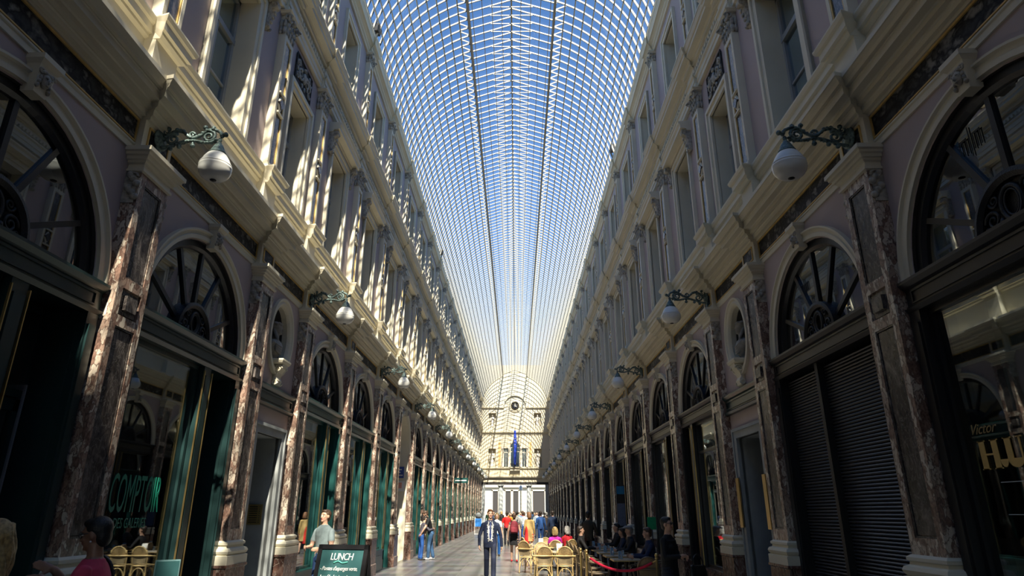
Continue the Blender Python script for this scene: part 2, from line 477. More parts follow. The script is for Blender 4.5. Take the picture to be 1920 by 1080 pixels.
# ------------------------------------------------------------------ running mouldings (profile: distance from wall, height)
PROF_C1 = [(-.25, 6.045), (.045, 6.045), (.045, 6.085), (.09, 6.085), (.09, 6.14), (.105, 6.15), (.105, 6.168), (.16, 6.168), (.16, 6.225), (.178, 6.236), (.275, 6.236), (.275, 6.312), (.288, 6.32), (.288, 6.336), (.33, 6.336), (.345, 6.372), (.375, 6.405), (.39, 6.41), (.39, 6.465), (-.25, 6.52)]
PROF_SILL = [(-.25, 7.24), (-.17, 7.24), (-.13, 7.27), (-.13, 7.31), (-.09, 7.32), (-.09, 7.42), (-.06, 7.44), (-.04, 7.49), (-.04, 7.515), (-.25, 7.54)]
PROF_ENT2 = [(-.25, 11.05), (-.12, 11.05), (-.12, 11.15), (-.10, 11.16), (-.10, 11.27), (-.06, 11.30), (-.06, 11.34), (-.12, 11.35), (-.12, 11.56), (-.08, 11.57), (-.08, 11.60),
             (-.03, 11.60), (-.03, 11.69), (.0, 11.71), (.12, 11.73), (.12, 11.81), (.15, 11.82), (.19, 11.92), (.20, 11.92), (.20, 11.96), (-.25, 12.02)]
PROF_TOP = [(-.25, 15.10), (-.14, 15.10), (-.14, 15.17), (-.09, 15.20), (-.09, 15.26), (-.02, 15.30), (.03, 15.31), (.03, 15.40), (.07, 15.48), (.08, 15.48), (.08, 15.56), (-.25, 15.62)]
PROF_ARCHI = [(-.02, 5.63), (.02, 5.63), (.02, 5.70), (.035, 5.71), (.035, 5.73), (-.02, 5.74)]
def shift(prof, e): return [(d if d < -.2 else d + e, z) for d, z in prof]

def build_cornice(prof, e, hw, dent=False, mi=0):
    mb = MB()
    mb.ext(prof, YB, YE, 0)
    for y in PIL:
        q = MB(); pr = shift(prof, e)
        # the break forward over each pilaster, with mitred returns
        n = len(pr); vs = []; fs = []
        base = min(d for d, z in prof if d > -.2)
        for d, z in pr:
            o = max(d - e - base, 0)
            w = hw + o * .8
            vs += [(d, y - w, z), (d, y + w, z)]
        for i in range(n):
            j = (i + 1) % n
            fs.append((2 * i, 2 * j, 2 * j + 1, 2 * i + 1))
        fs.append([2 * i for i in range(n)]); fs.append([2 * i + 1 for i in range(n - 1, -1, -1)])
        mb.add(vs, fs, 0)
    if dent:
        y = YB + .1
        while y < YE - .1:
            mb.box(-.13, -.045, y, y + .065, 11.37, 11.455, 0)
            y += .13
    return mb.mesh('cornice', [CREAM])

# ------------------------------------------------------------------ templates, all in local (d, y, z)
T = {}
def sunk_panel(mb, d, y0, y1, z0, z1, w=.025, mi=0):
    """raised bead round a panel"""
    for a in ((y0, y1, z0, z0 + w), (y0, y1, z1 - w, z1), (y0, y0 + w, z0 + w, z1 - w), (y1 - w, y1, z0 + w, z1 - w)):
        mb.box(d - .02, d, a[0], a[1], a[2], a[3], mi)
def scroll(mb, c, r0, turns, r, plane='yz', mi=0, sgn=1, a0=0.0, n=18):
    p = []
    for k in range(n + 1):
        t = k / n; a = a0 + sgn * turns * 2 * PI * t; q = r0 * (1 - .82 * t)
        u, v = q * math.cos(a), q * math.sin(a)
        p.append((c[0], c[1] + u, c[2] + v) if plane == 'yz' else (c[0] + u, c[1], c[2] + v))
    mb.tube(p, [r * (1 - .5 * k / n) for k in range(n + 1)], 5, mi)
def leaf_rows(mb, d0, hw, z0, z1, rows, per, mi=0):
    """carved foliage: rows of curling leaf lobes over a block face and its sides"""
    for r_ in range(rows):
        z = z0 + (z1 - z0) * (r_ + .5) / rows
        for k in range(per):
            y = -hw + 2 * hw * (k + .5) / per
            s = (z1 - z0) / rows * .62
            mb.ell((d0 + .012, y, z), (.035, hw / per * .85, s), 6, 4, mi)
            mb.ell((d0 + .045, y, z + s * .75), (.028, hw / per * .6, s * .3), 6, 4, mi)
        for sy in (-1, 1):
            for k in range(max(1, int(per * .5))):
                x = d0 * (k + .5) / max(1, int(per * .5))
                mb.ell((x, sy * (hw + .012), z), (d0 / 3, .035, (z1 - z0) / rows * .62), 6, 4, mi)

# --- ground-floor pilaster
HW, PD = .275, .17
mb = MB(); mb.moulded([(.10, 0), (.10, .30), (.075, .32), (.075, .97), (.095, .985), (.095, 1.02)], HW, PD); m_plinth = mb.mesh('plinth', [PLINTHM])
mb = MB(); mb.moulded([(.085, 1.02), (.085, 1.14), (.055, 1.15), (.075, 1.17), (.085, 1.20), (.07, 1.235), (.03, 1.25), (.025, 1.28), (.045, 1.29), (.045, 1.32), (.01, 1.345)], HW, PD); m_pbase = mb.mesh('base', [CREAM])
mb = MB()
mb.box(-.2, PD - .035, -HW, HW, 1.345, 5.40)
for y0, y1, z0, z1 in ((-HW, -HW + .10, 1.345, 5.4), (HW - .10, HW, 1.345, 5.4), (-HW + .1, HW - .1, 1.345, 1.50), (-HW + .1, HW - .1, 3.60, 3.72), (-HW + .1, HW - .1, 4.02, 4.14), (-HW + .1, HW - .1, 5.24, 5.40)):
    mb.box(PD - .036, PD, y0, y1, z0, z1)
m_shaft = mb.mesh('shaft', [BROWNM])
def inlay(z0, z1, bead=True):
    q = MB(); hw = HW - .10
    q.box(PD - .05, PD - .018, -hw + .028, hw - .028, z0 + .028, z1 - .028)
    for a in ((-hw, hw, z0, z0 + .02), (-hw, hw, z1 - .02, z1), (-hw, -hw + .02, z0 + .02, z1 - .02), (hw - .02, hw, z0 + .02, z1 - .02)):
        q.box(PD - .05, PD - .008, *a)
    return q.mesh('inlay_panel', [INLAYM])
m_in1, m_in3 = inlay(1.50, 3.60), inlay(4.14, 5.24)
q = MB(); q.box(PD - .05, PD - .02, -.15, .15, 3.74, 4.0); q.taper((PD - .02, PD + .02, -.1, .1), (PD - .02, PD + .02, -.1, .1), 3.79, 3.95); m_in2 = q.mesh('inlay_panel', [INLAYM])
mb = MB()
mb.moulded([(.0, 5.36), (.03, 5.37), (.03, 5.40), (.01, 5.41), (.01, 5.46), (.035, 5.475), (.04, 5.50), (.065, 5.505), (.07, 5.54), (.095, 5.55), (.10, 5.58), (.125, 5.59), (.125, 5.64), (.02, 5.665)], HW, PD, 0)
m_cap = mb.mesh('capital', [CREAM])
m_carv = []
for sy in (-1, 1):
    mb = MB()
    mb.box(-.2, PD - .03, min(sy * HW, sy * (HW + .012)), max(sy * HW, sy * (HW + .012)), 4.98, 5.36)
    for k in range(6):
        mb.ell((PD * (.3 + .25 * (k % 3)), sy * (HW + .012), 5.33 - .055 * k), (.05, .03, .045), 6, 4)
    scroll(mb, (PD * .5, sy * (HW + .02), 5.30), .06, 1.3, .016, 'xz')
    m_carv.append(('carving', mb.mesh('carving', [CARVED])))
mb = MB(); mb.box(-.2, .10, -.30, .30, 5.66, 6.05, 0); mb.box(.09, .108, -.20, .20, 5.77, 5.98, 1); sunk_panel(mb, .118, -.215, .215, 5.755, 5.995, .018, 2)
m_entb = mb.mesh('frieze_block', [CREAM, FRIEZEM, GILT])
T['pil'] = [('plinth', m_plinth, []), ('base', m_pbase, []), ('shaft', m_shaft, [('inlay_panel', m_in1), ('inlay_panel', m_in2), ('inlay_panel', m_in3)]), ('capital', m_cap, m_carv), ('frieze_block', m_entb, [])]

# --- upper pilasters
def upper_pil(z0, z1, zp0, cap_h, hw):
    b, f = UP, UP + .14
    out = []
    if zp0 is not None:
        q = MB(); q.box(b - .05, f + .03, -hw - .04, hw + .04, zp0, 7.24)
        q.bracket(shift(PROF_SILL, .19), hw + .03)
        out.append(('pedestal', q.mesh('pedestal', [CREAM]), []))
    q = MB(); w = .07
    q.box(b - .05, f - .03, -hw, hw, z0, z1)
    for a in ((-hw, -hw + w, z0, z1), (hw - w, hw, z0, z1), (-hw + w, hw - w, z0, z0 + .16), (-hw + w, hw - w, z1 - .1, z1)):
        q.box(f - .031, f, *a)
    q.box(b, f + .035, -hw - .035, hw + .035, z0, z0 + .07); q.box(b, f + .02, -hw - .02, hw + .02, z0 + .07, z0 + .12)
    sh = q.mesh('shaft', [CREAM])
    q = MB(); q.box(f - .035, f - .022, -hw + w + .02, hw - w - .02, z0 + .18, z1 - .12)
    i1 = q.mesh('inlay_panel', [INLAYM])
    q = MB(); a0, a1 = -hw + w, hw - w
    for a in ((a0, a0 + .026, z0 + .16, z1 - .1), (a1 - .026, a1, z0 + .16, z1 - .1)): q.box(f - .032, f - .006, *a)
    g1 = q.mesh('gilt_edge', [GILT])
    zm = (z0 + z1) / 2
    q = MB(); s = .10
    for k, (sz, d) in enumerate(((.19, .012), (.14, .03))):
        v = [(f - .02, 0, zm - sz), (f - .02, hw * .62, zm), (f - .02, 0, zm + sz), (f - .02, -hw * .62, zm)]
        v2 = [(f + d, p[1] * .8, zm + (p[2] - zm) * .8) for p in v]
        q.add(v + v2, [(0, 1, 2, 3), (4, 5, 6, 7), (0, 1, 5, 4), (1, 2, 6, 5), (2, 3, 7, 6), (3, 0, 4, 7)], k)
    q.box(f - .02, f + .028, -hw * .6, hw * .6, zm + .20, zm + .235, 0); q.box(f - .02, f + .028, -hw * .6, hw * .6, zm - .235, zm - .20, 0)
    bo = q.mesh('lozenge_boss', [CREAM, INLAYM])
    out.append(('shaft', sh, [('inlay_panel', i1), ('gilt_edge', g1), ('lozenge_boss', bo)]))
    q = MB(); zt = z1 + cap_h
    q.box(b - .05, f - .01, -hw + .01, hw - .01, z1, zt - .06)
    d0 = f - b
    c = MB(); leaf_rows(c, d0 - .01, hw, z1 + .01, z1 + cap_h * .62, 2, 4)
    for sy in (-1, 1):
        scroll(c, (d0 + .04, sy * (hw - .02), z1 + cap_h * .72), .085, 1.4, .024, 'yz', 0, sy)
        scroll(c, (d0 + .02, sy * (hw + .03), z1 + cap_h * .72), .075, 1.4, .022, 'xz', 0, 1)
    c.ell((d0 + .05, 0, z1 + cap_h * .8), (.04, .05, .05), 8, 5)
    q2 = MB(); q2.merge(c, Matrix.Translation((b, 0, 0)))
    q.moulded([(.0, zt - .075), (.05, zt - .065), (.07, zt - .03), (.085, zt - .025), (.085, zt)], hw, f)
    out.append(('capital', q.mesh('capital', [CREAM]), [('acanthus_carving', q2.mesh('acanthus_carving', [CARVED]))]))
    return out
T['up1'] = upper_pil(7.54, 10.50, 6.46, .53, .215)
T['up2'] = upper_pil(12.02, 14.78, None, .33, .19)

# --- fanlight
def oval_tube(mb, d, y, z, ry, rz, r, n=20, mi=0):
    mb.tube([(d, y + ry * math.cos(2 * PI * k / n), z + rz * math.sin(2 * PI * k / n)) for k in range(n)], r, 5, mi, True)
mb = MB(); A = ARCH_A
mb.arch([(A, -.13), (A + .02, .015), (A + .02, .04), (A + .07, .045), (A + .08, .03), (A + .12, .035), (A + .135, .065), (A + .158, .065), (A + .158, -.03), (A + .06, -.13)], 0, ARCH_Z, n=36)
for sy in (-1, 1):
    y0, y1 = sorted((sy * A, sy * (A + .05))); mb.box(-.03, .0, y0, y1, ARCH_Z - .3, ARCH_Z)
m_archi = mb.mesh('archivolt', [CREAM])
mb = MB()
mb.taper((-.02, .10, -.075, .075), (-.02, .13, -.105, .105), 5.28, 5.55)
mb.taper((-.02, .13, -.105, .105), (-.02, .17, -.135, .135), 5.55, 5.59); mb.box(-.02, .17, -.135, .135, 5.59, 5.64)
m_key = mb.mesh('keystone', [CREAM])
mb = MB()      # carved head on the keystone
mb.ell((.125, 0, 5.42), (.04, .048, .075), 10, 7); mb.ell((.165, 0, 5.41), (.018, .012, .024), 6, 4)
for sy in (-1, 1):
    mb.ell((.155, sy * .024, 5.44), (.014, .015, .01), 6, 4); scroll(mb, (.125, sy * .068, 5.49), .036, 1.2, .013)
    for k in range(3): mb.ell((.115, sy * (.055 + .007 * k), 5.435 - .045 * k), (.025, .02, .027), 6, 4)
for k in range(5): mb.ell((.12, -.046 + .023 * k, 5.495), (.032, .018, .024), 6, 4)
mb.ell((.148, 0, 5.375), (.02, .022, .01), 6, 4)
m_head = mb.mesh('carved_mask', [CARVED])
mb = MB(); d = -.10
mb.arch([(A - .115, d - .05), (A + .05, d - .05), (A + .05, d + .06), (A - .08, d + .06), (A - .115, d + .02)], 0, ARCH_Z, n=36)
for an in (27, 62, 90, 118, 153):
    a = R(an); w = .06
    mb.bar((d, .40 * math.cos(a), ARCH_Z + .40 * math.sin(a)), (d, (A - .12) * math.cos(a), ARCH_Z + (A - .12) * math.sin(a)), w, .06, up=(1, 0, 0))
mb.box(d - .06, d + .08, -A, A, ARCH_Z - .02, ARCH_Z + .05)
m_fframe = mb.mesh('frame', [BLACKJ])
mb = MB()
mb.arch([(.38, d), (.46, d), (.46, d + .09), (.42, d + .10), (.38, d + .07)], 0, ARCH_Z + .04, n=24)
n = 24; pts = [(d + .03, .40 * math.cos(PI * k / n), ARCH_Z + .04 + .40 * math.sin(PI * k / n)) for k in range(n + 1)]
mb.poly(pts)
oval_tube(mb, d + .06, 0, ARCH_Z + .22, .115, .15, .022)
oval_tube(mb, d + .06, 0, ARCH_Z + .22, .08, .115, .01)
for sy in (-1, 1):
    scroll(mb, (d + .06, sy * .24, ARCH_Z + .15), .09, 1.6, .018, 'yz', 0, sy)
    scroll(mb, (d + .06, sy * .19, ARCH_Z + .31), .06, 1.5, .014, 'yz', 0, -sy)
    scroll(mb, (d + .06, sy * .33, ARCH_Z + .09), .04, 1.4, .012, 'yz', 0, -sy)
    mb.ell((d + .06, sy * .145, ARCH_Z + .10), (.02, .03, .04), 6, 4)
m_med = mb.mesh('iron_medallion', [IRON])
mb = MB(); n = 32
mb.poly([(d, (A - .06) * math.cos(PI * k / n), ARCH_Z + (A - .06) * math.sin(PI * k / n)) for k in range(n + 1)])
m_fpane = mb.mesh('pane', [FANGLASS])
T['fan'] = [('archivolt', m_archi, [('keystone', m_key), ('carved_mask', m_head)]), ('frame', m_fframe, [('iron_medallion', m_med)]), ('pane', m_fpane, [])]
T['blindarch'] = [('archivolt', m_archi, [('keystone', m_key), ('carved_mask', m_head)])]

# --- shop fronts
SW = 1.50
def shop(kind, J):
    out = []
    q = MB()
    q.ext([(-.3, 3.66), (.06, 3.66), (.10, 3.70), (.05, 3.72), (.05, 3.90), (.08, 3.92), (.12, 3.96), (.12, 3.99), (-.3, 4.01)], -SW, SW)
    sunk_panel(q, .065, -SW + .1, SW - .1, 3.745, 3.885, .018)
    out.append(('beam', q.mesh('beam', [J]), []))
    def post(y0, y1, d1=.06, z0=.0, z1=3.66):
        p = MB(); p.box(-.28, d1, y0, y1, z0, z1); p.box(d1 - .01, d1 + .02, y0 + .03, y1 - .03, z0 + .7, z1 - .12); p.box(-.28, d1 + .025, y0 - .005, y1 + .005, z0, z0 + .3)
        return p
    for y0, y1 in ((-SW, -SW + .17), (SW - .17, SW)): out.append(('post', post(y0, y1).mesh('post', [J]), []))
    if kind == 'shutter':
        for y0, y1 in ((-1.32, .14), (.22, 1.32)):
            q = MB(); z = .05
            while z < 3.6:
                q.ext([(-.12, z), (-.075, z + .006), (-.065, z + .02), (-.075, z + .034), (-.12, z + .04)], y0, y1, 0, False); z += .042
            q.box(-.13, -.04, y0, y1, 0, .06)
            out.append(('rolling_shutter', q.mesh('rolling_shutter', [SHUTTER]), []))
        q = MB(); q.box(-.14, .02, .14, .22, 0, 3.66)
        out.append(('guide_rail', q.mesh('guide_rail', [BRASS if False else IRON]), []))
        return out
    ym = {'A': .42, 'B': -.42, 'C': .42, 'D': .55}[kind]     # mullion between window and door
    dy0, dy1 = (ym + .12, SW - .17) if ym > 0 else (-SW + .17, ym - .12)
    wy0, wy1 = (-SW + .17, ym - .12) if ym > 0 else (ym + .12, SW - .17)
    mm = post(ym - .10, ym + .10, .05); mull = mm.mesh('mullion', [J])
    s = MB(); s.box(.05, .075, ym + .10, ym + .112, .62, 3.6); s.box(.05, .07, ym - .112, ym - .10, .62, 3.6)
    out.append(('mullion', mull, [('brass_strip', s.mesh('brass_strip', [BRASS]))]))
    q = MB(); q.box(-.28, .10, wy0, wy1, 0, .58); q.box(-.28, .13, wy0, wy1, .58, .63); q.box(.10, .115, wy0 + .12, wy1 - .12, .12, .46)
    out.append(('stallriser', q.mesh('stallriser', [PLINTHM if kind != 'C' else J]), []))
    q = MB(); e = .055
    for a in ((wy0, wy1, .63, .63 + e), (wy0, wy1, 3.66 - e, 3.66), (wy0, wy0 + e, .63, 3.66), (wy1 - e, wy1, .63, 3.66)): q.box(-.10, -.02, *a)
    q.box(-.09, -.03, wy0, wy1, 2.98, 3.03) if kind == 'D' else None
    fr = q.mesh('window_frame', [J])
    q = MB(); q.box(-.066, -.054, wy0 + .04, wy1 - .04, .67, 3.62)
    out.append(('window_frame', fr, [('pane', q.mesh('pane', [GLASS]))]))
    # recessed door
    q = MB(); e = .11; z1 = 2.75; D0 = -.42
    for a in ((dy0, dy1, .02, .55), (dy0, dy1, z1 - e, z1), (dy0, dy0 + e, .02, z1), (dy1 - e, dy1, .02, z1)): q.box(D0, D0 + .06, *a)
    q.box(D0 + .05, D0 + .075, dy0 + .16, dy1 - .16, .15, .45)
    door = q.mesh('door', [J])
    q = MB(); q.box(D0 + .024, D0 + .036, dy0 + .1, dy1 - .1, .5, z1 - .08)
    dp = q.mesh('door_pane', [GLASS])
    q = MB(); yy = dy0 + .06 if ym > 0 else dy1 - .06
    q.tube([(D0 + .05, yy, 1.15), (D0 + .13, yy, 1.15), (D0 + .13, yy, 1.75), (D0 + .05, yy, 1.75)], .016, 6)
    out.append(('door', door, [('door_pane', dp), ('door_handle', q.mesh('door_handle', [BRASS]))]))
    q = MB(); e = .05
    for a in ((dy0, dy1, z1 + .02, z1 + .09), (dy0, dy1, 3.66 - e, 3.66), (dy0, dy0 + e, z1, 3.66), (dy1 - e, dy1, z1, 3.66)): q.box(D0, D0 + .06, *a)
    for y in (dy0, dy1): q.box(D0, -.02, y - .01, y + .01, 0, 3.66)
    tf = q.mesh('transom_light', [J])
    q = MB(); q.box(D0 + .024, D0 + .036, dy0 + .04, dy1 - .04, z1 + .07, 3.62)
    out.append(('transom_light', tf, [('pane', q.mesh('pane', [GLASS]))]))
    return out
T['shopA'] = shop('A', JOINERY); T['shopB'] = shop('B', BLACKJ); T['shopC'] = shop('C', TEAL); T['shopD'] = shop('D', BLACKJ); T['shutter'] = shop('shutter', BLACKJ)

# --- frieze panel over each bay
def frieze(half):
    q = MB(); w = half - .33
    q.box(-.02, .02, -w, w, 5.75, 6.03, 0)
    p = q.mesh('marble_panel', [FRIEZEM])
    q = MB(); e = .018
    for a in ((-w - e, w + e, 5.74, 5.756), (-w - e, w + e, 6.01, 6.034), (-w - e, -w, 5.756, 6.01), (w, w + e, 5.756, 6.01)): q.box(-.02, .038, *a)
    return [('marble_panel', p, []), ('gilt_frame', q.mesh('gilt_frame', [GILT]), [])]
CARVED_DARK = plain('dark_relief', (0.085, 0.08, 0.075), 0.75, col2=(0.02, 0.02, 0.02), vscale=20, spec=.2)
T['frieze'] = frieze(1.8); T['friezeN'] = frieze(1.225)

# --- upper windows
def sash_win(a, b, hw, D):
    q = MB(); e = .07
    for r_ in ((-hw, hw, a, a + e), (-hw, hw, b - e, b), (-hw, -hw + e, a, b), (hw - e, hw, a, b)): q.box(D - .05, D + .05, *r_)
    zt = a + (b - a) * .68
    q.box(D - .05, D + .065, -hw, hw, zt - .05, zt + .05)
    q.box(D - .045, D + .05, -.045, .045, a, zt); q.box(D - .03, D + .03, -hw, hw, a + (zt - a) * .5 - .02, a + (zt - a) * .5 + .02)
    f = q.mesh('sash', [SASH])
    q = MB(); q.box(D - .006, D + .006, -hw + .05, hw - .05, a + .05, b - .05)
    return [('sash', f, [('pane', q.mesh('pane', [UPGLASS]))])]
def surround(a, b, hw, w, d, sill=True):
    q = MB(); x = UP
    for r_ in ((-hw - w, -hw, a, b + w), (hw, hw + w, a, b + w), (-hw, hw, b, b + w)): q.box(x - .02, x + d, *r_)
    w2 = w * .4
    for r_ in ((-hw - w, -hw - w + w2, a, b + w), (hw + w - w2, hw + w, a, b + w), (-hw - w + w2, hw + w - w2, b + w - w2, b + w)): q.box(x, x + d + .035, *r_)
    if sill: q.ext([(x - .45, a - .02), (x + d + .06, a - .02), (x + d + .06, a + .03), (x - .45, a + .06)], -hw - .02, hw + .02)
    return q.mesh('surround', [CREAM])
def console(mb, y, z0, z1, d1, w=.07):
    """scroll bracket under a hood"""
    prof = [(UP, z0), (UP + .05, z0 - .02), (UP + .10, z0 + .03), (UP + .08, z0 + .10), (UP + .09, z0 + (z1 - z0) * .5), (d1 - .10, z1 - .16), (d1, z1 - .10), (d1 + .01, z1 - .03), (d1, z1), (UP, z1)]
    mb.ext(prof, y - w, y + w)
    for sy in (-1, 1):
        scroll(mb, (d1 - .06, y + sy * w, z1 - .07), .06, 1.5, .016, 'xz'); scroll(mb, (UP + .07, y + sy * w, z0 + .03), .05, 1.5, .014, 'xz', 0, -1)
    for k in range(4): mb.ell((UP + .10 + .03 * k, y, z0 + .05 + .09 * k), (.03, w * .7, .05), 6, 4)
a, b, hw = W1
q = MB(); q.ext([(UP, 10.58), (UP + .10, 10.58), (UP + .12, 10.63), (.06, 10.655), (.06, 10.73), (.10, 10.78), (.105, 10.82), (UP, 10.86)], -hw - .40, hw + .40)
q.box(UP, UP + .06, -hw - .2, hw + .2, 10.50, 10.58)
m_hood = q.mesh('hood', [CREAM])
q = MB(); console(q, -hw - .30, 10.05, 10.60, .03); cb1 = q.mesh('console', [CARVED])
q = MB(); console(q, hw + .30, 10.05, 10.60, .03); cb2 = q.mesh('console', [CARVED])
T['win1'] = [('surround', surround(a, b, hw, .19, .05), [])] + sash_win(a, b, hw, UP - .36) + [('hood', m_hood, [('console', cb1), ('console', cb2)])]
a, b, hw = W1N
T['win1n'] = [('surround', surround(a, b, hw, .19, .05), [])] + sash_win(a, b, hw, UP - .36)
a, b, hw = W2
T['win2'] = [('surround', surround(a, b, hw, .17, .045), [])] + sash_win(a, b, hw, UP - .36)
# relief panel above the narrow window
q = MB(); q.box(UP - .02, UP + .015, -.48, .48, 10.22, 10.86); sunk_panel(q, UP + .04, -.50, .50, 10.20, 10.88, .03)
rp = q.mesh('relief_panel', [CARVED_DARK])
q = MB()
for sy in (-1, 1):
    scroll(q, (UP + .03, sy * .2, 10.54), .15, 1.7, .03, 'yz', 0, sy); scroll(q, (UP + .03, sy * .36, 10.68), .09, 1.5, .025, 'yz', 0, -sy); scroll(q, (UP + .03, sy * .36, 10.38), .09, 1.5, .025, 'yz', 0, -sy)
    for k in range(5): q.ell((UP + .03, sy * (.08 + .08 * k), 10.32 + .11 * ((k * 3) % 5)), (.03, .045, .06), 6, 4)
q.ell((UP + .04, 0, 10.54), (.05, .08, .14), 8, 6); q.ell((UP + .04, 0, 10.74), (.05, .055, .06), 8, 6)
T['relief'] = [('relief_panel', rp, []), ('foliage_relief', q.mesh('foliage_relief', [CARVED]), [])]

# --- door bay under the bust
q = MB()
q.ext([(-.1, 3.48), (.08, 3.48), (.10, 3.52), (.06, 3.55), (.06, 3.74), (.09, 3.76), (.12, 3.80), (.12, 3.83), (-.1, 3.85)], -.94, .94)
sunk_panel(q, .08, -.85, .85, 3.575, 3.72, .02)
m_bb = q.mesh('beam', [JOINERY])
T['doorbeam'] = [('beam', m_bb, [])]
q = MB(); hw, w = .58, .17
for r_ in ((-hw - w, -hw, 0, 3.02 + w), (hw, hw + w, 0, 3.02 + w), (-hw, hw, 3.02, 3.02 + w)): q.box(-.05, .06, *r_)
for r_ in ((-hw - w, -hw - w + .05, 0, 3.02 + w), (hw + w - .05, hw + w, 0, 3.02 + w), (-hw - w, hw + w, 3.02 + w - .05, 3.02 + w)): q.box(-.05, .085, *r_)
ds = q.mesh('door_surround', [GREYSTONE])
q = MB(); D0 = -.5
for r_ in ((-.58, .58, 0, .3), (-.58, .58, 1.0, 1.2), (-.58, .58, 2.3, 2.45), (-.58, .58, 2.92, 3.02), (-.58, -.46, 0, 3.02), (.46, .58, 0, 3.02), (-.05, .05, 0, 2.3)): q.box(D0, D0 + .06, *r_)
q.box(D0 + .01, D0 + .03, -.5, .5, .2, 1.1); q.box(D0 + .03, D0 + .05, -.38, -.12, .38, .92); q.box(D0 + .03, D0 + .05, .12, .38, .38, .92)
dl = q.mesh('door_leaf', [TEAL])
q = MB(); q.box(D0 + .024, D0 + .036, -.48, .48, 1.15, 2.35); q.box(D0 + .024, D0 + .036, -.48, .48, 2.4, 2.95); dp = q.mesh('door_pane', [GLASS])
q = MB(); q.box(D0 + .055, D0 + .075, -.38, -.12, 1.05, 1.14); lb = q.mesh('letter_box', [BRASS])
T['doorway'] = [('door_surround', ds, []), ('door_leaf', dl, [('door_pane', dp), ('letter_box', lb)])]
# oval frame
q = MB(); q.arch([(.0, -.02), (.03, .03), (.07, .05), (.11, .035), (.13, .06), (.165, .06), (.165, -.02)], 0, 4.80, 0, 2 * PI, 36, 0, .43, .57, True)
T['oval'] = [('oval_frame', q.mesh('oval_frame', [CREAM]), [])]
# bust console
q = MB()
q.ext([(-.05, 3.92), (.02, 3.86), (.08, 3.90), (.10, 3.98), (.07, 4.04), (.09, 4.12), (.15, 4.20), (.17, 4.28), (-.2, 4.28)], -.11, .11)
for sy in (-1, 1):
    scroll(q, (.09, sy * .115, 4.19), .075, 1.6, .022, 'xz'); scroll(q, (.05, sy * .115, 3.95), .055, 1.5, .018, 'xz', 0, -1)
q.moulded([(-.02, 4.27), (.03, 4.29), (.05, 4.33), (.05, 4.36)], .16, .15)
for k in range(3): q.ell((.11, -.06 + .06 * k, 4.22), (.03, .03, .05), 6, 4)
T['bustconsole'] = [('scroll', q.mesh('scroll', [CREAM]), [])]

# --- wall lamp (local x = distance into the gallery)
q = MB(); z = 5.97
top = [(.12, 0, z - .10), (.16, 0, z - .02), (.26, 0, z + .10), (.38, 0, z + .10), (.48, 0, z + .02), (.58, 0, z + .04), (.70, 0, z + .13), (.82, 0, z + .10), (.86, 0, z + .02)]
low = [(.10, 0, z - .12), (.24, 0, z - .10), (.36, 0, z - .05), (.46, 0, z - .02), (.58, 0, z - .03), (.70, 0, z - .05), (.80, 0, z - .01)]
def smooth_path(p, n=4):
    out = []
    for i in range(len(p) - 1):
        a, b, c, d_ = Vector(p[max(i - 1, 0)]), Vector(p[i]), Vector(p[i + 1]), Vector(p[min(i + 2, len(p) - 1)])
        for k in range(n):
            t = k / n
            out.append(.5 * ((2 * b) + (c - a) * t + (2 * a - 5 * b + 4 * c - d_) * t * t + (3 * b - a - 3 * c + d_) * t ** 3))
    return out + [Vector(p[-1])]
q.tube(smooth_path(top), .020, 6); q.tube(smooth_path(low), .018, 6)
scroll(q, (.27, 0, z - .0), .085, 1.6, .024, 'xz', 0, 1, 1.0); scroll(q, (.70, 0, z + .035), .085, 1.7, .024, 'xz', 0, -1, 2.0)
scroll(q, (.49, 0, z + .06), .04, 1.3, .016, 'xz'); scroll(q, (.18, 0, z + .10), .05, 1.4, .016, 'xz', 0, -1)
m_arm = q.mesh('bracket_arm', [PATINA])
q = MB()
rnd = random.Random(3)
for p in smooth_path(top, 3): q.ell((p.x, rnd.uniform(-.02, .02), p.z + rnd.uniform(-.005, .02)), (.026, .024, .02), 6, 4)
for p in smooth_path(low, 3): q.ell((p.x, rnd.uniform(-.02, .02), p.z - .008), (.024, .022, .016), 6, 4)
for x, zz, s in ((.36, z - .10, .028), (.52, z - .09, .03), (.52, z - .06, .02), (.64, z + .16, .03), (.90, z + .06, .032), (.74, z + .15, .03), (.2, z + .14, .03), (.3, z + .13, .026), (.26, z - .13, .028)):
    q.ell((x, 0, zz), (s, s, s), 7, 5)
m_lv = q.mesh('cast_leaf', [PATINA])
q = MB(); q.lathe([(.0, .105), (.10, .105), (.13, .115), (.13, .135), (.08, .15), (.04, .17), (.0, .17)], (0, 0, z - .02), 16, axis='x')
q.box(.1, .13, -.05, .05, z - .22, z + .16)
m_plate = q.mesh('wall_plate', [PATINA])
LX = .84
q = MB(); q.tube([(LX, 0, z + .0), (LX, 0, z - .05)], .012, 6); q.tube([(LX + .02 * math.cos(2 * PI * k / 10), 0, z - .02 + .03 * math.sin(2 * PI * k / 10)) for k in range(10)], .007, 5, 0, True)
m_hook = q.mesh('hook', [PATINA])
q = MB(); q.lathe([(.015, 5.925), (.028, 5.915), (.03, 5.90), (.045, 5.885), (.062, 5.85), (.085, 5.795), (.098, 5.775), (.10, 5.762), (.09, 5.755)], (LX, 0, 0), 24)
m_lcap = q.mesh('lamp_cap', [PATINA])
q = MB(); q.lathe([(.09, 5.765), (.115, 5.74), (.145, 5.69), (.166, 5.64), (.170, 5.625), (.180, 5.62), (.181, 5.605), (.175, 5.60), (.184, 5.595), (.186, 5.575), (.182, 5.565), (.184, 5.54), (.172, 5.50), (.148, 5.46), (.11, 5.432), (.06, 5.418), (.035, 5.416)], (LX, 0, 0), 32)
m_globe = q.mesh('globe', [OPAL])
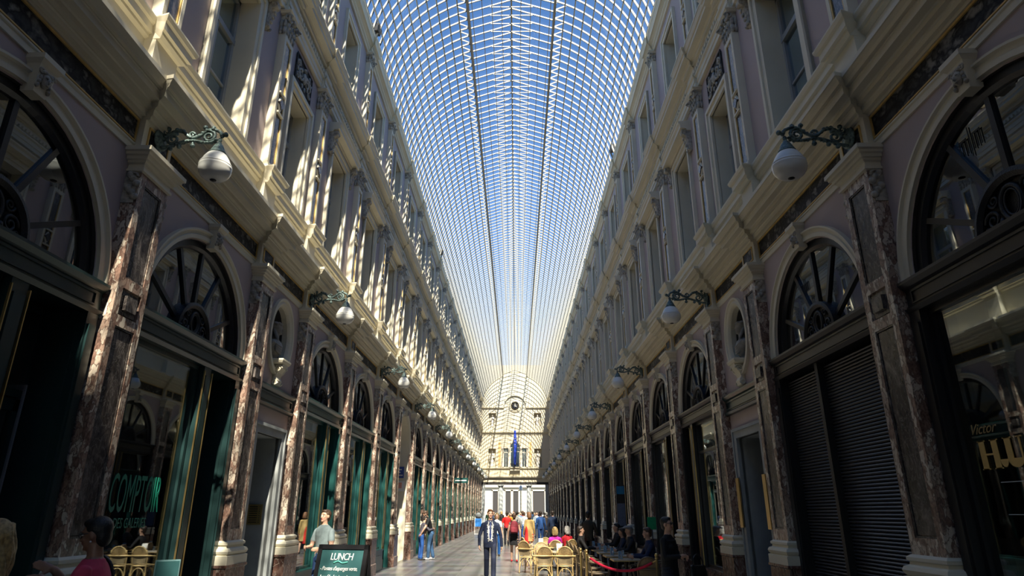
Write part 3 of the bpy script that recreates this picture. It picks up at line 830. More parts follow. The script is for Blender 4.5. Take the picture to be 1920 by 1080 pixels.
q = MB(); q.lathe([(.036, 5.425), (.036, 5.410), (.012, 5.404)], (LX, 0, 0), 14)
m_fin = q.mesh('finial', [IRON])
T['lamp'] = [('wall_plate', m_plate, []), ('bracket_arm', m_arm, [('cast_leaf', m_lv)]), ('hook', m_hook, []), ('lamp_cap', m_lcap, []), ('globe', m_globe, [('finial', m_fin)])]
# ------------------------------------------------------------------ put the facades together
for side, (wx, sx) in SIDES.items():
    w = link('wall_' + side, build_wall(side), None, (wx, 0, 0), (0, 0, 0), (sx, 1, 1)); tag(w, kind='structure')
tn = [0]; wn = [0]; dn = [0]
def nxt(c): c[0] += 1; return c[0]
C1 = build_cornice(PROF_C1, .10, .30); CS = MB().ext(PROF_SILL, YB, YE).mesh('sill', [CREAM]); C2 = build_cornice(PROF_ENT2, .06, .27, True); C3 = build_cornice(PROF_TOP, .06, .24)
CA = MB().ext(PROF_ARCHI, YB, YE).mesh('architrave', [CREAM])
DADO = MB(); DADO.box(-.3, UP + .025, YB, YE, 6.45, 7.26); DADO = DADO.mesh('dado', [CREAM])
for side, (wx, sx) in SIDES.items():
    for me in (C1, CS, C2, C3, CA, DADO):
        tag(link('trim_%d' % nxt(tn), me, None, (wx, 0, 0), (0, 0, 0), (sx, 1, 1)), kind='structure')

SHOPS = {'left': {0: 'shopA', 1: 'shopA'}, 'right': {0: 'shopB', 1: 'shutter'}}
for side, (wx, sx) in SIDES.items():
    S = (sx, 1, 1)
    for i, y in enumerate(PIL):
        far = y > FAR
        o = ORD[i - 1] if i else None
        if i:
            put('pil', T['pil'], 'pilaster', (wx, y, 0), S, 0, 'brown veined marble pilaster, %s from the camera along the %s arcade' % (o, side), 'pilaster', 'marble pilasters of the %s arcade' % side, merge=far)
            put('up1', T['up1'], 'pilaster', (wx, y, 0), S, 0, 'cream panelled pilaster on first upper storey of %s side, %s from the camera' % (side, o), 'pilaster', 'first-storey pilasters on the %s side' % side, merge=far)
        if i > 1:
            put('up2', T['up2'], 'pilaster', (wx, y, 0), S, 0, 'cream pilaster of topmost storey under the glass roof, %s side, %s from the camera' % (side, ORD[i - 2]), 'pilaster', 'top-storey pilasters on the %s side' % side, merge=far)
        if i % 2 == 1:
            k = i // 2
            lab = ('opal glass wall lamp on scrolled bronze bracket, nearest the camera on the %s side' % side) if k == 0 else 'opal glass wall lamp on scrolled bracket, %s along the %s row' % (ORD[k], side)
            put('lamp', T['lamp'], 'wall_lamp', (wx, y, 0), (sx * (1.06 if side == 'right' else 1), 1, 1), 0, lab, 'lamp', 'wall lamps on the %s side' % side, merge=far)
    for b in range(len(PIL) - 1):
        y = (PIL[b] + PIL[b + 1]) / 2
        far = y > FAR
        o = ORD[b]
        nar = b == BUST
        put('friezeN' if nar else 'frieze', T['friezeN' if nar else 'frieze'], 'frieze_panel', (wx, y, 0), S, 0, 'gilt-edged black marble frieze panel above ground floor, %s from the camera on %s side' % (o, side), 'panel', 'marble frieze panels on the %s side' % side, merge=far)
        if nar:
            put('doorbeam', T['doorbeam'], 'door_beam', (wx, y, 0), S, 0, 'dark panelled beam below the bust niche on the %s side' % side, 'beam')
            put('oval', T['oval'], 'trim_%d' % nxt(tn), (wx, y, 0), S, kind='structure')
            put('bustconsole', T['bustconsole'], 'bust_console', (wx, y, 0), S, 0, 'pale scroll console carrying the bust on the %s side' % side, 'console')
            put('doorway', T['doorway'], 'door_%d' % nxt(dn), (wx, y, 0), S, kind='structure')
            put('relief', T['relief'], 'relief_panel', (wx, y, 0), S, 0, 'carved foliage relief panel above the narrow upper window on the %s side' % side, 'relief')
            put('win1n', T['win1n'], 'window_%d' % nxt(wn), (wx, y, 0), S, kind='structure')
        else:
            passage = side == 'left' and b == PASSAGE
            if passage:
                put('blindarch', T['blindarch'], 'trim_%d' % nxt(tn), (wx, y, 0), S, kind='structure')
            else:
                put('fan', T['fan'], 'window_%d' % nxt(wn), (wx, y, 0), S, kind='structure', merge=far)
                kd = SHOPS[side].get(b) or (('shopC' if b not in (1,) else 'shopA') if side == 'left' else ('shopD' if b == 3 else 'shopB'))
                nm = {'shutter': 'dark shop front closed by two slatted rolling shutters on the right side'}.get(kd) or {
                    'left': {0: 'dark shop front at left edge with open door and grey panel', 1: 'dark green restaurant front with lettering, behind the woman in pink'}.get(b, 'teal-framed shop front, %s bay from the camera on the left side' % o),
                    'right': {0: 'black shop front at right edge with big lettered window'}.get(b, 'black-framed shop front, %s bay from the camera on the right side' % o)}[side]
                put(kd, T[kd], 'shopfront', (wx, y, 0), S, 0, nm, 'shop front', 'shop fronts on the %s side' % side, merge=far)
            put('win1', T['win1'], 'window_%d' % nxt(wn), (wx, y, 0), S, kind='structure', merge=far)
        put('win2', T['win2'], 'window_%d' % nxt(wn), (wx, y, 0), S, kind='structure', merge=far)

# ------------------------------------------------------------------ floor
q = MB(); q.box(-14, 14, YB - 22, 128, -.3, 0)
tag(link('floor', q.mesh('floor', [FLOORM])), kind='structure')
# unseen entrance wall behind the camera; position and opening set to shade the near end
q = MB(); q.box(-9, 9, YB - .6, YB, 2.9, 19.6)
for sg in (-1, 1): q.box(*sorted((sg * 9, sg * 1.3)), YB - .6, YB, 0, 2.9)
tag(link('wall_entrance_unseen', q.mesh('wall_entrance_unseen', [CREAM])), kind='structure')

# ------------------------------------------------------------------ glazed roof
R0, CZ = 4.33, 15.60 - 1.0
def on_arc(a, r=R0): return (r * math.cos(a), CZ + r * math.sin(a))
A0, A1 = math.asin((15.62 - CZ) / R0), math.acos(1.55 / R0)
LB, RG = 18.92, 19.50         # lantern foot and ridge heights
def arc_strip(mb, r0, r1, y0, y1, sgn, n=12, mi=0):
    vs = []
    for k in range(n + 1):
        a = A0 + (A1 - A0) * k / n
        for r in (r0, r1):
            x, z = on_arc(a, r)
            vs += [(sgn * x, y0, z), (sgn * x, y1, z)]
    fs = []
    for k in range(n):
        o, p = 4 * k, 4 * k + 4
        fs += [(o, p, p + 1, o + 1), (o + 2, o + 3, p + 3, p + 2), (o, o + 2, p + 2, p), (o + 1, p + 1, p + 3, o + 3)]
    fs += [(0, 1, 3, 2), (4 * n, 4 * n + 2, 4 * n + 3, 4 * n + 1)]
    mb.add(vs, fs, mi)
RW = .030
def rib_mb(y):
    mb = MB()
    for s in (-1, 1):
        arc_strip(mb, R0 - .055, R0, y - RW / 2, y + RW / 2, s)
        mb.bar((s * 1.62, y, LB - .02), (0, y, RG - .02), RW, .05)
        mb.bar((s * .78, y, (LB + RG) / 2 - .06), (0.0, y, (LB + RG) / 2 - .06), .025, .035)
        x, z = on_arc(A1, R0 - .02)
        mb.bar((s * x, y, z - .02), (s * 1.95, y, z + .16), .03, .045)
    for s in (-1, 1):  # thin dark strip added under each rib, painting in its shaded underside
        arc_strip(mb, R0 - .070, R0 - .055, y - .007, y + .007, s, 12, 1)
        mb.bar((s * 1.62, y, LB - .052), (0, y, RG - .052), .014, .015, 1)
    return mb
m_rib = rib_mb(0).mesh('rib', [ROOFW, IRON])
roof = link('ceiling', None); tag(roof, kind='structure')
ST = .42
ys = []
y = YB + .2
while y < YE: ys.append(y); y += ST
near = [y for y in ys if y > 12.5][:100]
rest = [y for y in ys if y not in near]
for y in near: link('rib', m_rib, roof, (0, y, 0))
q = MB()
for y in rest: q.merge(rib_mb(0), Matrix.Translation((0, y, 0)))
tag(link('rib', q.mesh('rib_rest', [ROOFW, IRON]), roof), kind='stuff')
NB = 11
for s in (-1, 1):
    for k in range(NB + 1):
        a = A0 + (A1 - A0) * k / NB
        x, z = on_arc(a, R0 - .03)
        q = MB(); q.bar((s * x, YB, z), (s * x, YE, z), .028, .04, up=(-math.sin(a) * s, 0, math.cos(a)))
        link('glazing_bar', q.mesh('glazing_bar', [ROOFW]), roof)
    for k in range(1, 5):
        t = k / 4.5
        q = MB(); q.bar((s * 1.6 * t, YB, RG + (LB - RG) * t), (s * 1.6 * t, YE, RG + (LB - RG) * t), .025, .025)
        link('glazing_bar', q.mesh('glazing_bar', [ROOFW]), roof)
    # lattice girder
    q = MB(); x = s * 1.55
    for z in (18.50, 18.92):
        q.box(x - .028, x + .028, YB, YE, z - .025, z + .025)
    y = YB; u = 1
    while y < YE - .42:
        q.bar((x, y, 18.5 if u > 0 else 18.92), (x, y + .42, 18.92 if u > 0 else 18.5), .03, .03, up=(1, 0, 0)); u = -u; y += .42
    link('lattice_girder', q.mesh('lattice_girder', [GIRDER]), roof)
    q = MB()
    n = 12; vs = []
    for k in range(n + 1):
        xx, zz = on_arc(A0 + (A1 - A0) * k / n, R0 + .01)
        vs += [(s * xx, YB, zz), (s * xx, YE, zz)]
    q.add(vs, [(2 * k, 2 * k + 2, 2 * k + 3, 2 * k + 1) for k in range(n)], 0, True)
    q.poly([(s * 1.66, YB, LB + .03), (s * 1.66, YE, LB + .03), (0, YE, RG + .03), (0, YB, RG + .03)])
    link('glazing', q.mesh('glazing', [ROOFGLASS]), roof)
q = MB(); q.box(-.03, .03, YB, YE, RG - .09, RG); link('ridge_beam', q.mesh('ridge_beam', [GIRDER]), roof)

# floodlights on the top cornice
for side, y, lab in (('left', 16.0, 'small floodlight on the left roof cornice, nearest the camera'), ('right', 22.9, 'small floodlight on the right roof cornice'), ('left', 34.0, 'small floodlight farther along the left roof cornice')):
    wx, sx = SIDES[side]
    q = MB(); q.taper((-.06, .16, -.14, .14), (-.10, .20, -.18, .18), 15.78, 16.02); a = q.mesh('housing', [IRON])
    q = MB(); q.tube([(0, -.17, 15.92), (0, -.17, 15.64), (0, .17, 15.64), (0, .17, 15.92)], .018, 6); q.box(-.06, .06, -.08, .08, 15.58, 15.66); b_ = q.mesh('yoke', [IRON])
    q = MB(); q.box(-.09, .19, -.165, .165, 16.02, 16.03); c = q.mesh('lens', [OPAL])
    put('fl' + side + str(y), [('housing', a, [('lens', c)]), ('yoke', b_, [])], 'floodlight', (wx, y, 0), (sx, 1, 1), 0, lab, 'floodlight', 'roof floodlights')
# ------------------------------------------------------------------ far end wall (local d = towards the camera, y = world x)
def endput(tid, tpl, name, y=0.0, z=0.0, **k):
    return put(tid, tpl, name, (y, YE, z), (1, 1, 1), -PI / 2, **k)
mb = MB()
def niche(y0, y1, z0, z1):
    yc = (y0 + y1) / 2; return rect_hole(y0 + .55, y1 - .75, z0, z1)
for s in (-1, 1):
    ya, yb = sorted((s * 2.2, s * 4.6))
    n0, n1 = sorted((s * 2.42, s * 3.36))
    panel_hole(mb, 0, ya, yb, 5.24, 11.3, rect_hole(n0, n1, 7.02, 9.3), ((n0 + n1) / 2, 8.2), 0, .45, 0)
    mb.poly([(-.45, n0, 7), (-.45, n1, 7), (-.45, n1, 9.3), (-.45, n0, 9.3)], 0)
    panel_hole(mb, 0, ya, yb, 11.3, 15.7, rect_hole(n0, n1, 12.05, 13.75), ((n0 + n1) / 2, 12.9), 0, .45, 0)
    mb.poly([(-.45, n0, 12), (-.45, n1, 12), (-.45, n1, 13.75), (-.45, n0, 13.75)], 0)
    w0, w1 = sorted((s * .86, s * 1.42)); e0, e1 = sorted((s * .76, s * 2.2))
    panel_hole(mb, 0, e0, e1, 5.24, 11.3, rect_hole(w0, w1, 7.02, 9.35), ((w0 + w1) / 2, 8.2), 0, .4, 0)
panel_hole(mb, 0, -.76, .76, 5.24, 11.3, ring_pts(.60, 9.45, 10.05, 7.02, 16), (0, 8.6), 0, .4, 0)
mb.poly([(0, -2.2, 11.3), (0, 2.2, 11.3), (0, 2.2, 15.7), (0, -2.2, 15.7)], 0)
mb.poly([(0, -4.6, 15.7), (0, 4.6, 15.7), (0, 4.6, 20), (0, -4.6, 20)], 0)
mb.box(-.7, 0, -4.6, 4.6, 4.95, 5.24, 1)
mb.poly([(-.7, -4.6, 5), (-.7, 4.6, 5), (-.7, 4.6, 20), (-.7, -4.6, 20)], 2)
mb.poly([(-.41, -1.5, 7.0), (-.41, 1.5, 7.0), (-.41, 1.5, 10.1), (-.41, -1.5, 10.1)], 2)
tag(endput('we', [('facing', mb.mesh('wall_end', [ENDSTONE, DARKIN, DARKIN], recalc=False), [])], 'wall_end'), kind='structure')
def endtrim(prof, y0, y1):
    me = MB().ext(prof, y0, y1).mesh('trim', [ENDSTONE])
    o = link('trim_%d' % nxt(tn), me, None, (0, YE, 0), (0, 0, -PI / 2)); tag(o, kind='structure')
endtrim([(-.02, 5.24), (.06, 5.24), (.06, 5.55), (.10, 5.58), (.10, 5.72), (.32, 5.80), (.36, 5.92), (.36, 5.98), (-.02, 6.04)], -4.4, 4.4)
endtrim([(-.02, 6.80), (.08, 6.80), (.16, 6.88), (.16, 6.96), (-.02, 7.0)], -4.4, 4.4)
endtrim([(-.02, 11.0), (.05, 11.0), (.06, 11.15), (.22, 11.25), (.26, 11.36), (-.02, 11.42)], -4.4, 4.4)
for s in (-1, 1):
    y0, y1 = sorted((s * 1.45, s * 4.4)); endtrim([(-.02, 14.28), (.05, 14.28), (.18, 14.38), (.2, 14.46), (-.02, 14.5)], y0, y1)
q = MB(); q.arch([(0, -.02), (.0, .12), (.06, .2), (.16, .2), (.2, -.02)], 0, 14.45, 0, PI, 28, 0, 1.38, 1.45); q.box(-.02, .04, -1.45, 1.45, 11.4, 14.45) 
tag(endput('hoodarch', [('arch_moulding', q.mesh('arch_moulding', [ENDSTONE]), [])], 'trim_%d' % nxt(tn)), kind='structure')
# tripartite window
def ewin(y0, y1, z0, z1, arched=False):
    q = MB(); D = -.25; e = .06
    for r_ in ((y0, y0 + e, z0, z1), (y1 - e, y1, z0, z1), (y0, y1, z0, z0 + e), (y0, y1, z1 - e, z1), ((y0 + y1) / 2 - .03, (y0 + y1) / 2 + .03, z0, z1), (y0, y1, z1 - .55, z1 - .47)): q.box(D, D + .06, *r_)
    f = q.mesh('sash', [CREAM])
    q = MB(); q.box(D + .02, D + .03, y0, y1, z0, z1)
    if arched: q.poly([(D + .025, .60 * math.cos(PI * k / 12), 9.45 + .6 * math.sin(PI * k / 12)) for k in range(13)])
    return [('sash', f, [('pane', q.mesh('pane', [UPGLASS]))])]
q = MB(); q.arch([(.62, -.02), (.62, .06), (.78, .10), (.82, .10), (.82, -.02)], 0, 9.45, n=20)
tri = [('arch_moulding', q.mesh('arch_moulding', [ENDSTONE]), [])]
cols = []
for y in (-1.52, -.74, .74, 1.52):
    q = MB(); q.lathe([(.12, 7.0), (.12, 7.08), (.095, 7.1), (.085, 9.1), (.10, 9.14), (.13, 9.25), (.13, 9.32)], (.06, y, 0), 10)
    q.box(-.02, .2, y - .15, y + .15, 9.32, 9.45); cols.append(('half_column', q.mesh('half_column', [STATUE]), []))
endput('w0', ewin(-.60, .60, 7.02, 9.45, True) + tri + cols, 'window_%d' % nxt(wn), kind='structure')
endput('w1', ewin(-1.42, -.86, 7.02, 9.35), 'window_%d' % nxt(wn), kind='structure'); endput('w2', ewin(.86, 1.42, 7.02, 9.35), 'window_%d' % nxt(wn), kind='structure')
# ochre marble strips
for s, nm in ((-1, 'left'), (1, 'right')):
    q = MB(); q.box(-.01, .05, s * 1.95 - .14, s * 1.95 + .14, 7.15, 10.1); a = q.mesh('strip', [OCHRE])
    q = MB(); sunk_panel(q, .07, s * 1.95 - .18, s * 1.95 + .18, 7.1, 10.15, .04); b_ = q.mesh('strip_frame', [ENDSTONE])
    endput('och' + nm, [('strip', a, []), ('strip_frame', b_, [])], 'marble_strip', label='ochre marble strip on the far end wall, %s of the three-part window' % nm, cat='panel', group='ochre strips of the end wall')
# clock
q = MB(); q.lathe([(.52, .02), (.55, .16), (.62, .2), (.66, .14), (.76, .15), (.86, .06), (.87, 0), (.5, 0)], (0, 0, 14.6), 40, axis='x'); c1 = q.mesh('rim', [ENDSTONE])
q = MB(); q.lathe([(.0, .05), (.54, .05), (.54, .0), (0, 0)], (0, 0, 14.6), 40, axis='x'); c2 = q.mesh('dial', [BLACKJ])
q = MB()
for k in range(12):
    a = 2 * PI * k / 12; q.bar((.06, .40 * math.sin(a), 14.6 + .40 * math.cos(a)), (.06, .49 * math.sin(a), 14.6 + .49 * math.cos(a)), .05, .015, up=(1, 0, 0))
c3 = q.mesh('hour_mark', [BRASS])
q = MB(); q.bar((.08, 0, 14.55), (.08, .02, 15.02), .04, .015, up=(1, 0, 0)); c4 = q.mesh('minute_hand', [CREAM])
q = MB(); q.bar((.075, -.03, 14.6), (.075, .27, 14.50), .05, .015, up=(1, 0, 0)); c5 = q.mesh('hour_hand', [CREAM])
endput('clock', [('rim', c1, []), ('dial', c2, [('hour_mark', c3)]), ('minute_hand', c4, []), ('hour_hand', c5, [])], 'wall_clock', label='round black-faced clock in stone ring high on the far end wall', cat='clock')
# balcony
q = MB(); q.ext([(.1, 6.05), (.16, 6.0), (.5, 6.55), (.62, 6.6), (.62, 6.72), (.1, 6.75)], -.62, .62); b1 = q.mesh('slab', [ENDSTONE])
q = MB()
for z in (6.76, 7.4): q.box(.55, .6, -.62, .62, z, z + .05); q.box(.1, .6, -.62, -.57, z, z + .05); q.box(.1, .6, .57, .62, z, z + .05)
for k in range(13): q.box(.565, .59, -.6 + .1 * k - .012, -.6 + .1 * k + .012, 6.78, 7.42)
b2 = q.mesh('railing', [IRON])
endput('balc', [('slab', b1, []), ('railing', b2, [])], 'balcony', label='small balcony with black iron railing below end wall window', cat='balcony')
# flag
q = MB(); q.tube([(.45, 0, 7.0), (1.1, 0, 11.6)], .03, 6); f1 = q.mesh('flagpole', [IRON])
q = MB(); q.ell((1.12, 0, 11.7), .07, 8, 6); f2 = q.mesh('finial', [BRASS])
q = MB(); vs = []; fs = []; nu, nv = 14, 10
for j in range(nv + 1):
    t = j / nv; z = 11.4 - 4.1 * t; w = .10 + .08 * math.sin(PI * t)
    for k in range(nu):
        a = 2 * PI * k / nu
        rr = 1 + .35 * math.sin(3 * a + 4 * t)
        vs.append((1.08 - .42 * t * .9 + .10 * rr * math.sin(a), w * rr * math.cos(a), z))
for j in range(nv):
    for k in range(nu): fs.append((j * nu + k, j * nu + (k + 1) % nu, (j + 1) * nu + (k + 1) % nu, (j + 1) * nu + k))
q.add(vs, fs, 0, True)
for k in range(5): q.ell((1.06 - .06 * k, .02 * (-1) ** k, 10.4 - .35 * k), (.13, .05, .05), 6, 4, 1)
BLUE = plain('flag_blue', (0.012, 0.045, 0.42), 0.7); YEL = plain('flag_star_yellow', (0.8, 0.6, 0.03), 0.6)
f3 = q.mesh('flag_cloth', [BLUE, YEL])
endput('flag', [('flagpole', f1, [('finial', f2)]), ('flag_cloth', f3, [])], 'flag', label='furled blue flag with yellow stars hanging from the end wall balcony', cat='flag')
# columns in the far opening
for i, (x, w) in enumerate(((-4.05, .3), (-1.78, .31), (1.72, .31), (4.05, .3))):
    q = MB()
    if i in (0, 3):
        q.box(-.5, .05, -w, w, 0, 4.96); c1 = q.mesh('shaft', [GREYSTONE]); nm, lb = 'pier', 'dark square pier at the %s edge of the far opening' % ('left' if i == 0 else 'right')
        endput('pier%d' % i, [('shaft', c1, [])], nm, x, label=lb, cat='pier', group='piers of the far opening')
    else:
        q.lathe([(.30, .28), (.295, 1.6), (.25, 4.62)], (-.3, 0, 0), 20); c1 = q.mesh('shaft', [GREYSTONE])
        q = MB(); q.box(-.68, .08, -.38, .38, 0, .14); q.lathe([(.37, .14), (.38, .19), (.32, .24), (.30, .28)], (-.3, 0, 0), 20); c2 = q.mesh('base', [GREYSTONE])
        q = MB(); q.lathe([(.25, 4.62), (.28, 4.66), (.35, 4.76), (.35, 4.8)], (-.3, 0, 0), 20); q.box(-.68, .08, -.38, .38, 4.8, 4.96); c3 = q.mesh('capital', [GREYSTONE])
        endput('col%d' % i, [('shaft', c1, []), ('base', c2, []), ('capital', c3, [])], 'column', x, label='tall grey stone column in the far opening, %s of the middle' % ('left' if i == 1 else 'right'), cat='column', group='columns of the far opening', kind='thing')
# building across the street
q = MB(); YS = 97.0
q.box(-8.2, 8.2, YS, YS + 4, 0, 8.5, 0); q.box(-8.2, 8.2, YS - .12, YS, 0, 1.0, 1)
for k in range(12): q.box(-8.2, 8.2, YS - .02, YS, 1.0 + .45 * k, 1.02 + .45 * k + .38, 0)
w0 = q.mesh('wall', [BEYOND, GREYSTONE])
tpl = [('wall', w0, [])]
q = MB(); q.box(-8.2, 8.2, YS - .35, YS, 4.35, 4.65); q.box(-8.2, 8.2, YS - .2, YS, 5.9, 6.2); tpl.append(('string_course', q.mesh('string_course', [BEYOND]), []))
for x in (-5.2, -2.75, -1.0, .05, 3.2, 5.8):
    door = x == 3.2
    hw = .8 if door else .36
    q = MB(); q.box(x - hw, x + hw, YS - .05, YS + .02, .02 if door else 1.25, 3.9)
    a = q.mesh('door' if door else 'window', [DARKIN])
    q = MB()
    for r_ in ((x - hw - .16, x - hw, .5, 4.05), (x + hw, x + hw + .16, .5, 4.05), (x - hw - .16, x + hw + .16, 3.9, 4.1)): q.box(r_[0], r_[1], YS - .14, YS, r_[2], r_[3])
    tpl.append(('door' if door else 'window', a, [('surround', q.mesh('surround', [BEYOND]))]))
put('street', tpl, 'building', (0, -13.6, 0), (1.22, 1.3, 1.3), 0, label='sunlit pale stone building across the street beyond the far opening', cat='building')
q = MB(); q.tube([(0, 0, 0), (0, 0, 4.4)], .06, 8); q.lathe([(.16, 0), (.14, .3), (.07, .5), (.06, .55)], (0, 0, 0), 10); a = q.mesh('post', [IRON])
q = MB(); q.lathe([(.05, 4.4), (.2, 4.5), (.24, 4.85), (.08, 5.05), (.02, 5.15)], (0, 0, 0), 10); b_ = q.mesh('lantern', [OPAL])
put('sl', [('post', a, []), ('lantern', b_, [])], 'street_lamp', (.75, 88.5, 0), label='dark street lamp post standing beyond the far opening', cat='street lamp')
# ------------------------------------------------------------------ fused bodies
def fuse(shells, mats, name, voxel=.015, smooth=3):
    """shells: list of (MB, material index).  One continuous surface, coloured by the nearest shell."""
    allb = MB(); pts = []
    for mb, mi in shells:
        allb.merge(mb); pts += [(Vector(p), mi) for p in mb.v]
        for f in mb.f:
            c = Vector((0, 0, 0))
            for i in f: c += Vector(mb.v[i])
            pts.append((c / len(f), mi))
    me = allb.mesh('tmp', [mats[0]])
    ob = bpy.data.objects.new('tmp', me); COL.objects.link(ob)
    r = ob.modifiers.new('r', 'REMESH'); r.mode = 'VOXEL'; r.voxel_size = voxel
    if smooth:
        s = ob.modifiers.new('s', 'SMOOTH'); s.factor = .5; s.iterations = smooth
    dg = bpy.context.evaluated_depsgraph_get(); dg.update()
    out = bpy.data.meshes.new_from_object(ob.evaluated_get(dg))
    bpy.data.objects.remove(ob); bpy.data.meshes.remove(me)
    out.name = name; out.materials.clear()
    for m in mats: out.materials.append(m)
    kd = kdtree.KDTree(len(pts))
    for i, (p, mi) in enumerate(pts): kd.insert(p, i)
    kd.balance()
    idx = []
    for p in out.polygons:
        idx.append(pts[kd.find(p.center)[1]][1])
    out.polygons.foreach_set('material_index', idx)
    out.polygons.foreach_set('use_smooth', [True] * len(out.polygons))
    out.update()
    return out
def capsule(p, q, r0, r1, n=12, steps=6):
    p = Vector(p); q = Vector(q); d = (q - p); L = d.length
    t = d.normalized() if L > 1e-6 else Vector((0, 0, 1))
    path = [p - t * r0 * .96, p - t * r0 * .75]; rad = [r0 * .25, r0 * .66]
    for k in range(steps + 1):
        path.append(p + d * k / steps); rad.append(r0 + (r1 - r0) * k / steps)
    path += [q + t * r1 * .75, q + t * r1 * .96]; rad += [r1 * .66, r1 * .25]
    return MB().tube(path, rad, n)
def loft(rings, n=20):
    """rings: (centre, rx, ry) horizontal ellipses"""
    mb = MB(); vs = []; fs = []
    for c, rx, ry in rings:
        for k in range(n):
            a = 2 * PI * k / n
            vs.append((c[0] + rx * math.cos(a), c[1] + ry * math.sin(a), c[2]))
    for i in range(len(rings) - 1):
        for k in range(n):
            l = (k + 1) % n; fs.append((i * n + k, i * n + l, (i + 1) * n + l, (i + 1) * n + k))
    fs.append(list(range(n - 1, -1, -1))); fs.append([(len(rings) - 1) * n + k for k in range(n)])
    return mb.add(vs, fs)
def xf(mb, M):
    mb.v = [tuple(M @ Vector(p)) for p in mb.v]; return mb
_cm = {}
def cloth(c, rough=.8):
    if isinstance(c, str): c = hexc(c)
    k = tuple(round(x, 3) for x in c)
    if k not in _cm: _cm[k] = plain('fabric_%d' % len(_cm), c, rough, var=.2, vscale=18)
    return _cm[k]
SKIN = plain('skin', (0.56, 0.33, 0.23), 0.5, var=.08, vscale=10); SKIN2 = plain('brown_skin', (0.30, 0.155, 0.10), 0.45, var=.1, vscale=10)
LIP = plain('lips', (0.36, 0.10, 0.09), 0.4); EYEW = plain('eye_white', (0.7, 0.68, 0.65), 0.3); EYED = plain('eye_dark', (0.02, 0.015, 0.012), 0.2)
HAIRS = {k: plain('hair_' + k, c, 0.5, col2=tuple(x * .45 for x in c), vscale=40, bump=.3, bscale=90) for k, c in
         dict(black=(0.014, 0.012, 0.011), brown=(0.09, 0.05, 0.03), blond=(0.50, 0.34, 0.14), grey=(0.35, 0.33, 0.31), auburn=(0.2, 0.09, 0.04), dark=(0.035, 0.022, 0.016)).items()}

def hand_shells(w, d, palm_n, size=1.0, curl=.5, side=1, fr=1.0):
    """palm and five fingers: w wrist, d direction of the fingers, palm_n palm normal"""
    d = Vector(d).normalized(); pn = Vector(palm_n); pn = (pn - d * pn.dot(d)).normalized(); u = d.cross(pn).normalized() * side
    w = Vector(w); out = []
    c = w + d * .045 * size
    out.append(xf(MB().ell((0, 0, 0), (.040 * size, .052 * size, .018 * size), 10, 7), Matrix.Translation(c) @ Matrix((u, d, pn)).transposed().to_4x4()))
    for k, (off, ln) in enumerate(((-.030, .066), (-.010, .078), (.011, .073), (.030, .056))):
        b = w + d * (.082 - abs(off) * .25) * size + u * off * size
        l = ln * size; a1, a2 = curl * .8, curl * 1.7
        m1 = b + (d * math.cos(a1) + pn * math.sin(a1)) * l * .5
        m2 = m1 + (d * math.cos(a2) + pn * math.sin(a2)) * l * .5
        out.append(capsule(b - d * .02, m1, .0098 * size * fr, .0088 * size * fr, 8, 2)); out.append(capsule(m1, m2, .0088 * size * fr, .0074 * size * fr, 8, 2))
    b = w + d * .028 * size - u * .030 * size
    t = (d * .62 - u * .72 + pn * .35).normalized()
    m1 = b + t * .036 * size; m2 = m1 + (t * .8 + d * .4).normalized() * .030 * size
    out.append(capsule(b, m1, .0125 * size * fr, .0105 * size * fr, 8, 2)); out.append(capsule(m1, m2, .0105 * size * fr, .008 * size * fr, 8, 2))
    return out

